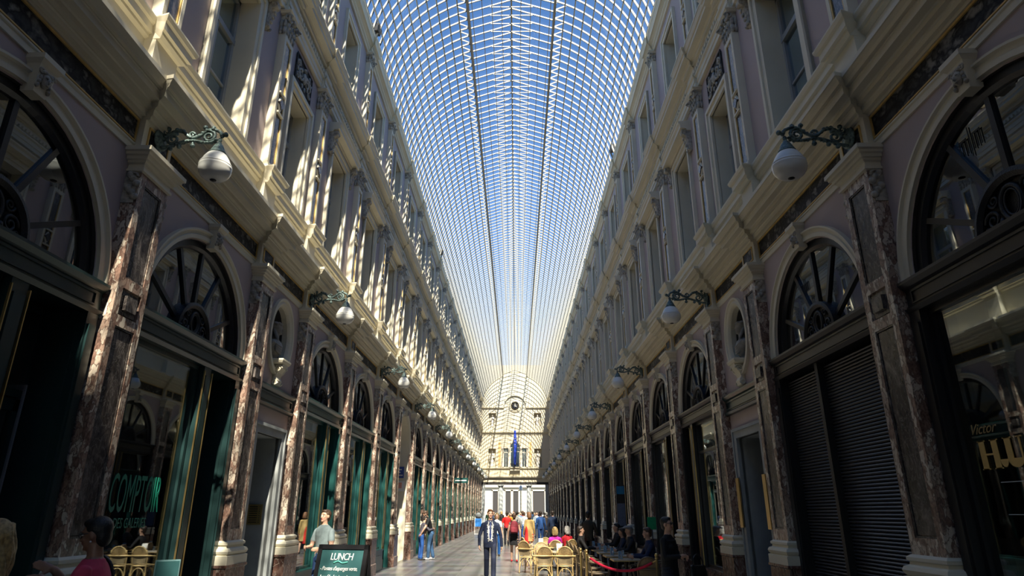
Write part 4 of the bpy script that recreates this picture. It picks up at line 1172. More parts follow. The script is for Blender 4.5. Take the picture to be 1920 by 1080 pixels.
def person(label, loc, heading, H=1.75, female=False, top='#334', bottom='#223', shoes='#222', skin=SKIN, hair='brown', hstyle='short',
           legs=(0, 0), knee=(0, 0), arms=None, sleeve='long', sit=False, lean=0.0, head=(0, 0), wide=1.0, skirt=None, coat=None, bare_legs=False,
           voxel=.015, group=None, extra=None, shirt=None, lapel=False, glasses=None, face=False, group_cat=None):
    """person faces local +y; heading turns about z (radians, 0 = looking away from the camera along the gallery)"""
    s = H / 1.75
    mats = [skin, cloth(top), cloth(bottom), cloth(shoes), LIP, cloth(shirt or '#e8e6e0'), cloth(coat or top)]
    SK, TP, BT, SH, LP, SR, CT = range(7)
    sh = []
    hipz = (.56 if sit else .91) * s
    hw = (.10 if female else .092) * s
    J = {}
    for i, sg in enumerate((-1, 1)):
        hip = Vector((sg * hw, 0, hipz))
        if sit:
            kn = Vector((sg * hw * 1.25, .43 * s, .50 * s)); an = Vector((sg * hw * 1.2, .40 * s + legs[i], .08 * s))
        else:
            an = Vector((sg * hw * .95, legs[i], .085 * s + max(0, knee[i]) * .35))
            mid = (hip + an) / 2; kn = mid + Vector((0, .035 + knee[i], .015))
        leg_m = SK if bare_legs else BT
        sh.append((capsule(hip, kn, (.062 if bare_legs else .092) * s * wide, (.058 if bare_legs else .070) * s, 14), BT if (not bare_legs or skirt is None) else SK))
        sh.append((capsule(kn, an, .056 * s, .040 * s, 12), leg_m))
        if not bare_legs:
            sh.append((capsule(kn + Vector((0, -.005, -.0)), an + Vector((0, .0, .02)), .070 * s, .066 * s, 12), BT))
        tilt = -knee[i] * .5
        toe = an + Vector((sg * .02, .155 * s, -.045 * s + tilt)); heel = an + Vector((0, -.03 * s, -.045 * s))
        sh.append((capsule(heel, toe, .040 * s, .034 * s, 10), SH))
    # torso
    M = Matrix.Translation((0, 0, hipz)) @ Matrix.Rotation(-lean, 4, 'X') @ Matrix.Translation((0, 0, -hipz))
    o = hipz - .91 * s
    W = wide
    if female:
        rr = [(.86, .165, .115), (.93, .178, .12), (1.0, .160, .108), (1.10, .132, .095), (1.2, .145, .105), (1.28, .158, .118), (1.35, .160, .105), (1.40, .152, .084), (1.44, .108, .068), (1.465, .072, .060)]
    else:
        rr = [(.86, .160, .112), (.93, .168, .115), (1.0, .160, .110), (1.10, .155, .105), (1.2, .168, .112), (1.3, .182, .118), (1.37, .190, .108), (1.42, .182, .088), (1.46, .130, .07), (1.485, .078, .062)]
    rings = [((0, 0, z * s + o), rx * s * W, ry * s * W) for z, rx, ry in rr]
    sh.append((xf(loft(rings[:3]), M), BT if not coat else CT)); sh.append((xf(loft(rings[1:]), M), TP if not coat else CT))
    if female and not sit:
        for sg in (-1, 1): sh.append((xf(MB().ell((sg * .075 * s * W, .085 * s * W, 1.265 * s + o), (.066 * s, .052 * s, .062 * s)), M), TP if not coat else CT))
    # neck, head
    nb = Vector((0, -.005, 1.46 * s + o)); HZ = 1.64 * s + o
    sh.append((xf(capsule(nb, (0, .01 * s, 1.56 * s + o), .056 * s, .052 * s, 12, 3), M), SK))
    Hm = M @ Matrix.Translation((0, 0, 1.54 * s + o)) @ Matrix.Rotation(head[0], 4, 'Z') @ Matrix.Rotation(head[1], 4, 'X') @ Matrix.Translation((0, 0, -1.54 * s - o))
    def hd(mb): return xf(mb, Hm)
    hs = .98 * s
    sh.append((hd(MB().ell((0, -.005 * s, HZ + .012 * s), (.076 * hs, .094 * hs, .100 * hs), 18, 12)), SK))
    sh.append((hd(MB().ell((0, .028 * s, HZ - .052 * s), (.058 * hs, .064 * hs, .066 * hs), 14, 10)), SK))
    sh.append((hd(MB().ell((0, .078 * s, HZ - .092 * s), (.026 * hs, .018 * hs, .018 * hs), 10, 6)), SK))
    sh.append((hd(capsule((0, .090 * s, HZ + .012 * s), (0, .106 * s, HZ - .026 * s), .010 * hs, .0155 * hs, 8, 3)), SK))
    for sg in (-1, 1):
        sh.append((hd(MB().ell((sg * .077 * s, -.002 * s, HZ - .012 * s), (.012 * hs, .020 * hs, .032 * hs), 8, 6)), SK))
        sh.append((hd(MB().ell((sg * .034 * s, .070 * s, HZ - .026 * s), (.022 * hs, .018 * hs, .02 * hs), 8, 6)), SK))
        sh.append((hd(MB().ell((sg * .032 * s, .080 * s, HZ + .030 * s), (.024 * hs, .012 * hs, .009 * hs), 8, 5)), SK))
    sh.append((hd(MB().ell((0, .092 * s, HZ - .058 * s), (.023 * hs, .009 * hs, .008 * hs), 10, 5)), LP))
    # arms
    sw = (.158 if female else .190) * s * (1 + (W - 1) * .8)
    A = arms or (((-.06, .0, -.29), (-.04, .07, -.25)), ((.06, .0, -.29), (.04, .07, -.25)))
    for i, sg in enumerate((-1, 1)):
        S0 = M @ Vector((sg * sw, -.005, 1.372 * s + o))
        E = S0 + Vector(A[i][0]) * s; Wt = E + Vector(A[i][1]) * s
        ua, fa = .054 * s * W ** .7, .041 * s * W ** .5
        tm = TP if not coat else CT
        if sleeve == 'none':
            sh.append((capsule(S0, E, ua * .92, fa * 1.02, 12), SK)); sh.append((MB().ell(S0, .058 * s), tm))
        elif sleeve == 'short':
            mid = S0 + (E - S0) * .62
            sh.append((capsule(S0, mid, ua * 1.08, ua * 1.12, 12), tm)); sh.append((capsule(mid, E, ua * .86, fa, 12), SK))
        else:
            sh.append((capsule(S0, E, ua * 1.06, fa * 1.12, 12), tm))
        sh.append((capsule(E, Wt, fa * (1.1 if sleeve == 'long' else .98), fa * (.92 if sleeve == 'long' else .66), 12), tm if sleeve == 'long' else SK))
        d = (Wt - E).normalized()
        hdn = A[i][2] if len(A[i]) > 2 else d
        pn = A[i][3] if len(A[i]) > 3 else Vector((-sg, .1, 0))
        cu = A[i][4] if len(A[i]) > 4 else .55
        for m_ in hand_shells(Wt + Vector(hdn).normalized() * .01, hdn, pn, s * (1.0 if not female else .93), cu, sg, 1.0 if voxel < .01 else 1.25): sh.append((m_, SK))
    if skirt:
        z1 = skirt
        sh.append((loft([((0, 0, z1), .17 * s * W, .13 * s * W), ((0, 0, (z1 + .93 * s) / 2), .175 * s * W, .13 * s * W), ((0, 0, .93 * s), .165 * s * W, .115 * s * W), ((0, 0, 1.04 * s), .145 * s * W, .105 * s * W)]), BT))
    if coat and not sit:
        z1 = .52 * s
        sh.append((loft([((0, -.01, z1), .205 * s * W, .15 * s * W), ((0, 0, .75 * s), .195 * s * W, .145 * s * W), ((0, 0, .98 * s), .172 * s * W, .128 * s * W), ((0, 0, 1.2 * s), .172 * s * W, .125 * s * W), ((0, 0, 1.38 * s), .19 * s * W, .115 * s * W)]), CT))
    if lapel:      # open jacket: shirt wedge on the chest and jacket skirts below the waist
        sh.append((xf(loft([((0, 0, .80 * s + o), .180 * s, .125 * s), ((0, 0, .92 * s + o), .186 * s, .130 * s), ((0, 0, 1.06 * s + o), .178 * s, .122 * s), ((0, 0, 1.2 * s + o), .184 * s, .122 * s), ((0, 0, 1.36 * s + o), .198 * s, .116 * s)]), M), TP))
        w = MB(); w.add([(0.055, .10, .97), (-.055, .10, .97), (-.068, .10, 1.36), (.068, .10, 1.36), (.055, .15, .97), (-.055, .15, .97), (-.062, .142, 1.30), (.062, .142, 1.30)],
                        [(0, 1, 2, 3), (4, 7, 6, 5), (0, 4, 5, 1), (1, 5, 6, 2), (2, 6, 7, 3), (3, 7, 4, 0)])
        w2 = MB()
        for k in range(12):
            z = .99 + .04 * k; hw_ = .045 + .030 * min(k, 9) / 9 - (.012 * (k - 9) if k > 9 else 0)
            yf = .142 if z < 1.33 else .142 - (z - 1.33) * .52
            w2.box(-hw_, hw_, .05, yf, z - .021, z + .021)
        sh.append((xf(w2, Matrix.Scale(s, 4)), SR))
    body = fuse(sh, mats, 'body', voxel, 3)
    root = link('person', None, None, loc, (0, 0, heading)); tag(root, label, 'person', group)
    link('body', body, root)
    # hair
    def hob(shells, nm='hair', m=None, vx=.014):
        me = fuse([(a, 0) for a in shells], [m or HAIRS[hair]], nm, min(voxel, vx), 2); return link(nm, me, root)
    if hair:
        hsx = [hd(MB().ell((0, -.022 * s, HZ + .034 * s), (.086 * hs, .096 * hs, .092 * hs), 18, 12)), hd(MB().ell((0, .030 * s, HZ + .083 * s), (.066 * hs, .055 * hs, .034 * hs), 12, 8)),
               hd(MB().ell((0, -.050 * s, HZ - .022 * s), (.074 * hs, .056 * hs, .085 * hs), 14, 10))]
        if hstyle in ('bob', 'long'):
            zl = -.12 if hstyle == 'bob' else -.27
            for sg in (-1, 1): hsx.append(hd(capsule((sg * .070 * s, -.015 * s, HZ + .03 * s), (sg * .080 * s, -.03 * s, HZ + (zl + .03) * s), .034 * s, .03 * s, 10)))
            hsx.append(hd(capsule((0, -.06 * s, HZ), (0, -.085 * s, HZ + zl * s), .066 * s, .055 * s, 12)))
            for sg in (-1, 1): hsx.append(hd(capsule((sg * .045 * s, -.06 * s, HZ), (sg * .06 * s, -.085 * s, HZ + (zl - .02) * s), .045 * s, .03 * s, 10)))
        if hstyle == 'bun': hsx.append(hd(MB().ell((0, -.12 * s, HZ + .05 * s), (.045, .045, .045), 10, 8)))
        if hstyle == 'quiff': hsx.append(hd(MB().ell((.02 * s, .045 * s, HZ + .10 * s), (.06 * hs, .05 * hs, .03 * hs), 12, 8)))
        if hstyle == 'pony': hsx.append(hd(capsule((0, -.10 * s, HZ + .03 * s), (0, -.15 * s, HZ - .14 * s), .035 * s, .018 * s, 10)))
        hob(hsx)
    if face:
        for sg in (-1, 1):
            q = MB(); q.ell((sg * .031 * s, .083 * s, HZ + .006 * s), (.0115 * s, .009 * s, .0068 * s), 10, 6); xf(q, Hm)
            e = link('eye', q.mesh('eye', [EYEW]), root)
            q = MB(); q.ell((sg * .031 * s, .0895 * s, HZ + .006 * s), (.0058 * s, .004 * s, .006 * s), 8, 6); xf(q, Hm); link('iris', q.mesh('iris', [EYED]), e)
            q = MB(); q.tube([(sg * .013 * s, .094 * s, HZ + .026 * s), (sg * .032 * s, .094 * s, HZ + .033 * s), (sg * .05 * s, .082 * s, HZ + .026 * s)], .0024 * s, 5); xf(q, Hm); link('eyebrow', q.mesh('eyebrow', [HAIRS[hair or 'brown']]), root)
    if glasses:
        q = MB()
        for sg in (-1, 1):
            if glasses == 'sun': q.ell((sg * .033 * s, .097 * s, HZ + .004 * s), (.029 * s, .010 * s, .022 * s), 12, 7)
            else: q.tube([(sg * .033 * s + .026 * s * math.cos(2 * PI * k / 14), .100 * s - abs(math.cos(2 * PI * k / 14)) * .006, HZ + .004 * s + .019 * s * math.sin(2 * PI * k / 14)) for k in range(14)], .0028 * s, 5, 0, True)
            q.tube([(sg * .060 * s, .090 * s, HZ + .010 * s), (sg * .078 * s, .02 * s, HZ + .008 * s)], .003 * s, 5)
        q.tube([(-.01 * s, .104 * s, HZ + .008 * s), (.01 * s, .104 * s, HZ + .008 * s)], .003 * s, 5)
        xf(q, Hm); link('sunglasses' if glasses == 'sun' else 'spectacles', q.mesh('glasses', [BLACKJ]), root)
    root['_M'] = 0
    del root['_M']
    return root, dict(M=M, Hm=Hm, s=s, o=o, HZ=HZ, hob=hob, hd=hd)

GAL = 'people in the gallery'
PIh = PI
# --- the people one can tell apart
p, K = person('man in dark blue suit, white shirt and tie walking towards the camera', (-.58, 18.85, 0), PI + .06, 1.80, top='#15213f', bottom='#131c36', shoes='#15110e', hair='auburn', hstyle='quiff',
              legs=(.24, -.22), knee=(.05, .03), arms=(((-.10, -.06, -.28), (-.02, .05, -.26)), ((.10, .06, -.28), (.0, .12, -.23))), lapel=True, shirt='#f2f0ea', voxel=.0072, face=True, head=(.08, .06))
q = MB()
s = K['s']; lv = ((1.43, .013, .118), (1.33, .018, .160), (1.08, .027, .166), (1.0, .002, .166)); vs = []
for z, hw_, yf in lv: vs += [(-hw_ * s, yf * s + .003, z * s), (hw_ * s, yf * s + .003, z * s), (hw_ * s, yf * s - .05, z * s), (-hw_ * s, yf * s - .05, z * s)]
q.add(vs, [(4 * k + i, 4 * k + (i + 1) % 4, 4 * k + 4 + (i + 1) % 4, 4 * k + 4 + i) for k in range(3) for i in range(4)] + [(0, 3, 2, 1), (12, 13, 14, 15)])
q.box(-.019 * s, .019 * s, .07, .135, 1.405 * s, 1.445 * s)
link('necktie', q.mesh('necktie', [cloth('#33447c')]), p)

# woman in pink, seen from her right side, hands held out
p, K = person('woman in pink short-sleeved top and glasses gesturing with both hands', (-2.90, 4.95, 0), PI / 2 + .22, 1.70, True, top='#d8415f', bottom='#23222a', skin=SKIN2, hair='black', sleeve='short', wide=1.18,
              arms=(((-.05, .08, -.25), (.03, .17, .235), (.1, 1, -.08), (.6, .1, -.5), .22), ((.06, .11, -.24), (-.09, .20, .25), (-.1, .9, .32), (-.85, 0, .3), .2)), voxel=.0085, face=True, glasses='thin', head=(-.1, -.18))
q = MB(); HZ = K['HZ']
for sg in (-1, 1): q.ell((sg * .083, .002, HZ - .052), .007, 8, 6)
xf(q, K['Hm'])
for sg in (-1, 1):
    q = MB(); q.ell((sg * .083, .002, HZ - .052), .0075, 8, 6); xf(q, K['Hm']); link('earring', q.mesh('earring', [EYEW]), p)
q = MB()
q.tube(smooth_path([(.115, .10, 1.02), (.125, .135, 1.2), (.125, .09, 1.37), (.12, 0, 1.435), (.11, -.09, 1.36), (.08, -.14, 1.15), (.08, -.13, 1.0)], 4), .013, 6)
link('bag_strap', q.mesh('bag_strap', [BLACKJ]), p)
# blonde woman cut by the left edge
NOIS = plain('patterned_jacket', (0.5, 0.5, 0.52), .8, col2=(0.01, 0.01, 0.012), vscale=55)
p, K = person('woman with long wavy blond hair in black and white top at left edge', (-3.42, 4.62, 0), PI / 2 + .15, 1.69, True, top='#17171b', bottom='#1c1c22', hair='blond', hstyle='long', voxel=.011, face=True,
              arms=(((-.05, .08, -.28), (.02, .2, -.08)), ((.06, .05, -.28), (.0, .2, -.1))))
for o in p.children:
    if o.name.startswith('body'): o.data.materials[1] = NOIS
rw = random.Random(2); st = []
for k in range(26):
    a = rw.uniform(-1.35, 1.35); x, y = .092 * math.sin(a), -.03 - .085 * math.cos(a); ph = rw.uniform(0, 6); z1 = rw.uniform(-.24, -.36)
    pth = [(x * .75, y * .8 - .005, K['HZ'] + .085)] + [(x * (1 + .25 * t) + .014 * math.sin(ph + 9 * t), y * (1 + .15 * t) - .012 * math.cos(ph + 8 * t), K['HZ'] + .07 + (z1 - .07) * t) for t in (.15, .3, .45, .6, .75, .9, 1)]
    st.append(K['hd'](MB().tube(smooth_path(pth, 3), [.017] * 18 + [.013, .010, .008, .005], 7)))
K['hob'](st, 'hair', None, .007)

# man in grey t-shirt leaning by the third shop window
p, K = person('man in grey t-shirt and jeans standing behind the lunch board', (-3.52, 12.95, 0), PI / 2 + 1.05, 1.78, top='#6f7d80', bottom='#1c3a66', shoes='#2a2a2a', sleeve='short', hair='brown', voxel=.0105, face=True,
              arms=(((-.05, .03, -.27), (.06, .22, -.02)), ((.05, .06, -.27), (-.10, .22, .0))), head=(.0, .05))
p, K = person('woman in black coat and sunglasses standing by the brass posts', (2.62, 11.2, 0), -PI / 2 - .72, 1.66, True, top='#0d0d10', bottom='#182338', coat='#0c0c0f', hair='black', hstyle='short', glasses='sun', voxel=.0095,
              arms=(((-.05, .06, -.26), (.10, .19, .0)), ((.06, .05, -.26), (-.10, .20, .02))), face=False, head=(.1, .03))
hb = [loft([((0, 0, 0), .17, .07), ((0, 0, .02), .19, .08), ((0, 0, .14), .18, .065), ((0, 0, .24), .15, .035)], 18)]
hb.append(MB().tube([(.11 * math.cos(PI * k / 12), 0, .23 + .17 * math.sin(PI * k / 12)) for k in range(13)], .012, 8))
tag(link('handbag', fuse([(m, 0) for m in hb], [cloth('#101013', .35)], 'handbag', .011, 1), None, (3.03, 11.05, .70), (0, 0, .5)), 'black handbag on the arm of the woman in black coat', 'bag')
# couple
person('man in black t-shirt and jeans leaning down to the woman in grey jacket', (-3.20, 26.7, 0), PI / 2 + .25, 1.83, top='#14171c', bottom='#3b5f86', shoes='#d8d8d8', sleeve='short', hair='brown', lean=.30, head=(0, -.35),
       arms=(((-.10, .14, -.24), (.04, .12, -.20)), ((.05, .02, -.30), (.0, .06, -.25))), legs=(.1, -.12), voxel=.0125)
person('woman in grey jacket and blue jeans hugging the man in black', (-3.56, 26.5, 0), -PI / 2 + .5, 1.62, True, top='#55525e', bottom='#1f4f96', shoes='#333', hair='dark', hstyle='short', lean=.2, head=(0, -.3),
       arms=(((-.06, .18, -.20), (.08, .2, .04)), ((.06, .18, -.20), (-.08, .2, .04))), voxel=.0125)
# women walking away
p, K = person('woman in dark shorts and red shoes walking away with a maroon backpack', (.06, 25.5, 0), 0.0, 1.70, True, top='#23283a', bottom='#15161c', shoes='#c3202a', hair='brown', sleeve='none', bare_legs=True, skirt=.58, legs=(.16, -.17), knee=(.02, .06), voxel=.0125,
              arms=(((-.07, .02, -.28), (-.02, .06, -.24)), ((.07, .02, -.28), (.0, .06, -.24))))
sB = []
sB.append((loft([((0, -.235, 1.0), .14, .09), ((0, -.245, 1.1), .165, .115), ((0, -.24, 1.24), .16, .11), ((0, -.225, 1.36), .125, .085), ((0, -.21, 1.42), .07, .05)], 16), 0))
sB.append((MB().box(-.11, .11, -.375, -.33, 1.04, 1.19), 0))
for sg in (-1, 1): sB.append((MB().tube(smooth_path([(sg * .09, -.19, 1.38), (sg * .115, -.08, 1.47), (sg * .125, .06, 1.42), (sg * .12, .13, 1.25), (sg * .14, .05, 1.08), (sg * .12, -.16, 1.02)], 4), .016, 6), 1))
bk = link('backpack', fuse(sB, [cloth('#7a2230'), BLACKJ], 'backpack', .012, 2), None, (.06, 25.5, 0)); tag(bk, 'maroon backpack on the back of the woman in red shoes', 'backpack')
p, K = person('woman in long beige coat over red dress walking past the cane chairs', (.72, 30.3, 0), .12, 1.74, True, top='#b79a63', bottom='#c11a1a', coat='#b89a62', shoes='#3a2a1c', hair='auburn', hstyle='bob', bare_legs=True, legs=(.12, -.12), voxel=.014)
q = fuse([(loft([((-.12, -.03, .42), .12, .13), ((-.10, -.01, .75), .11, .13), ((-.10, 0, 1.0), .09, .11), ((-.1, .02, 1.3), .06, .08)]), 0)], [cloth('#cf1f1c')], 'red_dress', .014, 2); link('red_dress', q, p)
def pp(label, u, D, heading, **k):
    X = (u - 968) * D / 1193 + .14; Y = (D + 1.64 * .332) / .943
    return person(label, (X, Y, 0), heading, voxel=k.pop('voxel', .02), group=GAL, **k)
pp('woman with blond bob, white top and jeans, half hidden behind the suited man', 931, 26.5, PI, H=1.70, female=True, top='#dfe3e2', bottom='#2a66b0', hair='blond', hstyle='bob', legs=(-.15, .15), sleeve='short', voxel=.014)
pp('person in bright red t-shirt and dark trousers walking away', 950, 35, 0, H=1.76, top='#d81a1a', bottom='#1b1b22', hair='dark', sleeve='short', legs=(.15, -.15), voxel=.016)
pp('person in yellow top with dark hair in the crowd', 957.5, 42, PI, H=1.70, female=True, top='#d09a1e', bottom='#252838', hair='dark', hstyle='bob')
pp('person in pale grey shirt beyond the maroon backpack', 969, 39, .1, H=1.78, top='#a7a7a5', bottom='#2e3f63', hair='black')
pp('person in pale blue shirt in the crowd, facing the camera', 976, 46, PI, H=1.76, top='#7f98bd', bottom='#263a62', hair='dark', sleeve='short')
pp('person in white shirt and blue jeans in the crowd', 983, 40, .2, H=1.74, top='#c9d0d6', bottom='#2757a0', hair='brown', sleeve='short')
pp('person in white jacket left of the blue-jacketed pair', 1007, 44, PI, H=1.76, top='#b9c8d8', bottom='#20324f', hair='dark')
pp('person in bright blue jacket and jeans right of the beige coat', 1014, 34, .1, H=1.78, top='#1f4a86', bottom='#1d3e74', hair='dark')
pp('person in dark brown jacket beside the blue jacket', 1025, 36, .0, H=1.73, top='#3b332e', bottom='#23262e', hair='grey')
pp('person in navy jacket at right end of the standing group', 1037, 33, -.1, H=1.80, top='#1d3050', bottom='#20222a', hair='dark')
rc = random.Random(5)
far = [('navy coat', '#1e2a44'), ('black jacket', '#17171a'), ('orange top', '#c8701c'), ('white blouse', '#d5d5d0'), ('teal top', '#2b6f73'), ('rust-red jacket', '#8a2f22'), ('light grey coat', '#9a9a98'), ('denim jacket', '#3b5a85'),
       ('olive jacket', '#5a5a34'), ('purple top', '#5d3a72'), ('beige jacket', '#b6a27c'), ('dark green coat', '#22402e')]
for k, (nm, c) in enumerate(far):
    u = (925, 940, 953, 963, 972, 980, 989, 998, 1003, 1012, 1021, 915)[k]
    pp('distant pedestrian in %s near the far opening' % nm, u, 48 + 2.2 * ((k * 5) % 12), rc.choice((0, PI)) + rc.uniform(-.4, .4), H=rc.uniform(1.64, 1.84), female=k % 2 == 0, top=c, bottom=rc.choice(('#22252f', '#27426e', '#3a342e')), hair=rc.choice(('dark', 'brown', 'blond', 'black')), hstyle=rc.choice(('short', 'bob')), legs=(.12, -.12), voxel=.026)

# ------------------------------------------------------------------ bistro chairs and tables
CANE = plain('pale_cane', (0.66, 0.47, 0.21), 0.4, var=.25, vscale=14); CANED = plain('woven_cane', (0.50, 0.35, 0.16), 0.5, col2=(0.16, 0.10, 0.05), vscale=60); CANEP = plain('brown_weave', (0.33, 0.25, 0.14), 0.6, col2=(0.2, 0.15, 0.09), vscale=50)
SHADECANE = plain('shaded_cane', (0.20, 0.14, 0.08), 0.45, var=.3, vscale=14)  # same cane darkened for the shaded terrace chairs; the shade is in the colour
def chair_tpl(cane, weave, back):
    out = []
    # faces +y; seat top .46
    for sx in (-1, 1):
        q = MB(); q.tube(smooth_path([(sx * .20, -.20, 0), (sx * .195, -.195, .25), (sx * .185, -.19, .46), (sx * .20, -.225, .66), (sx * .185, -.265, .82)], 4), .0165, 8)
        out.append(('leg', q.mesh('leg', [cane]), []))
        q = MB(); q.tube(smooth_path([(sx * .215, .20, 0), (sx * .20, .19, .25), (sx * .19, .18, .45)], 4), .0165, 8)
        out.append(('leg', q.mesh('leg', [cane]), []))
    q = MB(); n = 24
    pr = []
    for k in range(n):
        a = 2 * PI * k / n; c_, s_ = math.cos(a), math.sin(a)
        pr.append((.215 * abs(c_) ** .6 * (1 if c_ > 0 else -1), .215 * abs(s_) ** .6 * (1 if s_ > 0 else -1)))
    q.add([(x, y, .435) for x, y in pr] + [(x, y, .462) for x, y in pr], [list(range(n - 1, -1, -1)), list(range(n, 2 * n))] + [(k, (k + 1) % n, n + (k + 1) % n, n + k) for k in range(n)])
    rim = MB().tube([(x, y, .45) for x, y in pr], .018, 8, 0, True)
    out.append(('seat', q.mesh('seat', [weave]), [('seat_rim', rim.mesh('seat_rim', [cane]))]))
    # arched top of the back
    arcp = [(.185 * math.cos(PI * k / 14), -.255 - .04 * math.sin(PI * k / 14), .74 + .17 * math.sin(PI * k / 14)) for k in range(15)]
    q = MB(); q.tube(arcp, .018, 8); out.append(('top_rail', q.mesh('top_rail', [cane]), []))
    q = MB(); vs = []; fs = []
    for d in (-.006, .006):
        for k in range(15):
            x, y, z = arcp[k]; vs.append((x * .94, y + d, z - .01))
        for k in range(15):
            x, y, z = arcp[k]; vs.append((x * .98, -.235 + d, .70))
    for k in range(14):
        fs += [(k, k + 1, 16 + k, 15 + k), (30 + k, 45 + k, 46 + k, 31 + k)]
    q.add(vs, fs)
    out.append(('back_weave', q.mesh('back_weave', [weave]), []))
    # arm band that wraps round the back
    q = MB(); q.tube(smooth_path([(-.27, .14, .655), (-.275, -.05, .67), (-.255, -.20, .685), (-.15, -.262, .69), (0, -.275, .69), (.15, -.262, .69), (.255, -.20, .685), (.275, -.05, .67), (.27, .14, .655)], 4), .020, 8)
    for sx in (-1, 1): q.tube(smooth_path([(sx * .27, .14, .655), (sx * .25, .18, .56), (sx * .20, .185, .45)], 4), .016, 8)
    out.append(('arm_rail', q.mesh('arm_rail', [cane]), []))
    q = MB(); q.taper((-.155, .155, -.215, -.200), (-.185, .185, -.255, -.240), .50, .69); out.append(('back_panel', q.mesh('back_panel', [back]), []))
    q = MB()
    for y in (-.19, .19):
        q.tube([(.19 * math.cos(PI * k / 10), y, .10 + .30 * math.sin(PI * k / 10)) for k in range(11)], .011, 6)
    for sx in (-1, 1):
        q.tube([(sx * .195, .19 * math.cos(PI * k / 10), .10 + .30 * math.sin(PI * k / 10)) for k in range(11)], .011, 6)
    out.append(('brace', q.mesh('brace', [cane]), []))
    return out
T['chair'] = chair_tpl(CANE, CANED, CANEP); T['chairD'] = chair_tpl(SHADECANE, CANEP, CANEP)
WOODT = plain('pale_table_top', (0.55, 0.47, 0.36), 0.35, var=.2, vscale=5); MENU = plain('menu_card', (0.78, 0.76, 0.72), 0.6); REDP = plain('red_print', (0.6, 0.03, 0.04), 0.6)
q = MB(); q.box(-.32, .32, -.32, .32, .715, .74); tt = q.mesh('tabletop', [WOODT]); q = MB(); q.box(-.325, .325, -.325, .325, .705, .722); te = q.mesh('edge_band', [BRASS])
q = MB(); q.lathe([(.045, .04), (.03, .1), (.028, .6), (.06, .70)], (0, 0, 0), 12); tc = q.mesh('column', [IRON])
q = MB(); q.lathe([(.22, 0), (.22, .02), (.05, .05), (.045, .06)], (0, 0, 0), 20); tb = q.mesh('base', [IRON])
T['table'] = [('tabletop', tt, [('edge_band', te)]), ('column', tc, []), ('base', tb, [])]
def chair(x, y, h, lab, dark=False, g='cane chairs in the sun'):
    put('chairD' if dark else 'chair', T['chairD' if dark else 'chair'], 'bistro_chair', (x, y, 0), (1, 1, 1), h, lab, 'chair', g)
def table(x, y, lab, g): put('table', T['table'], 'cafe_table', (x, y, 0), (1, 1, 1), 0, lab, 'table', g)
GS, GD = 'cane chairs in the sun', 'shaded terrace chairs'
chair(.84, 17.75, .05, 'pale cane bistro chair in front, seen from behind, left of the pair')
chair(1.38, 17.72, -.04, 'pale cane bistro chair in front, seen from behind, right of the pair')
chair(.50, 21.0, -.5, 'pale cane chair with rounded back behind the front pair, nearest the walkway')
chair(.62, 23.6, -1.2, 'pale cane chair at the walkway edge below the beige coat')
chair(1.05, 23.2, PI - .3, 'pale cane chair turned to the camera behind the seated blond woman')
chair(.86, 19.6, PI, 'pale cane chair facing the camera across the front table')
table(1.10, 18.62, 'small pale cafe table in front of the two front cane chairs', 'cafe tables in the sun')
table(.95, 22.1, 'small cafe table with menu card beside the walkway chairs', 'cafe tables in the sun')
table(1.52, 22.75, 'cafe table between the two seated women', 'cafe tables in the sun')
def menu(x, y, z, lab, h=.2):
    q = MB(); w, t = .075, .05
    q.add([(-w, -t, 0), (w, -t, 0), (w, 0, h), (-w, 0, h), (-w, -t + .004, 0), (w, -t + .004, 0)], [(0, 1, 2, 3), (4, 3, 2, 5), (0, 3, 4), (1, 5, 2), (0, 4, 5, 1)])
    q.add([(-w, t, 0), (w, t, 0), (w, 0, h), (-w, 0, h), (-w, t - .004, 0), (w, t - .004, 0)], [(0, 3, 2, 1), (4, 5, 2, 3), (0, 4, 3), (1, 2, 5), (0, 1, 5, 4)])
    q.add([(-.03, -t - .002 + t * .25, h * .25), (.03, -t - .002 + t * .25, h * .25), (.03, -t - .002 + t * .45, h * .45), (-.03, -t - .002 + t * .45, h * .45)], [(0, 1, 2, 3)], 1)
    tag(link('menu_card', q.mesh('menu_card', [MENU, REDP]), None, (x, y, z)), lab, 'menu')
menu(1.30, 18.5, .741, 'white folded menu card on the front cafe table'); menu(.93, 22.0, .741, 'white folded menu card on the table beside the walkway')
for k, (x, y, lab) in enumerate(((.98, 18.75, 'left of the menu'), (1.2, 18.8, 'behind the menu'))):
    q = MB(); q.lathe([(.025, 0), (.03, .005), (.032, .10), (.029, .10), (.027, .012), (.0, .01)], (0, 0, 0), 14); tag(link('drinking_glass', q.mesh('drinking_glass', [GLASS]), None, (x, y, .741)), 'clear drinking glass on the front table, %s' % lab, 'glass', 'glasses on the front table')
# seated in the sun
person('woman in magenta top with blond hair seated with her back to the camera', (1.36, 21.55, 0), 0, 1.62, True, top='#cc2aa8', bottom='#2a2330', hair='blond', hstyle='bob', sit=True, sleeve='short', voxel=.012,
       arms=(((-.06, .12, -.22), (.05, .22, .02)), ((.06, .12, -.22), (-.05, .22, .02))))
chair(1.36, 21.56, 0, 'cane chair under the blond woman in magenta')
person('woman in red top with grey-blond hair seated beside the magenta top', (1.78, 22.1, 0), .5, 1.64, True, top='#c01626', bottom='#222', hair='grey', hstyle='bob', sit=True, sleeve='short', voxel=.013,
       arms=(((-.06, .12, -.22), (.05, .22, .02)), ((.06, .12, -.22), (-.05, .22, .02))))
chair(1.78, 22.1, .5, 'cane chair under the woman in red beside the magenta top')
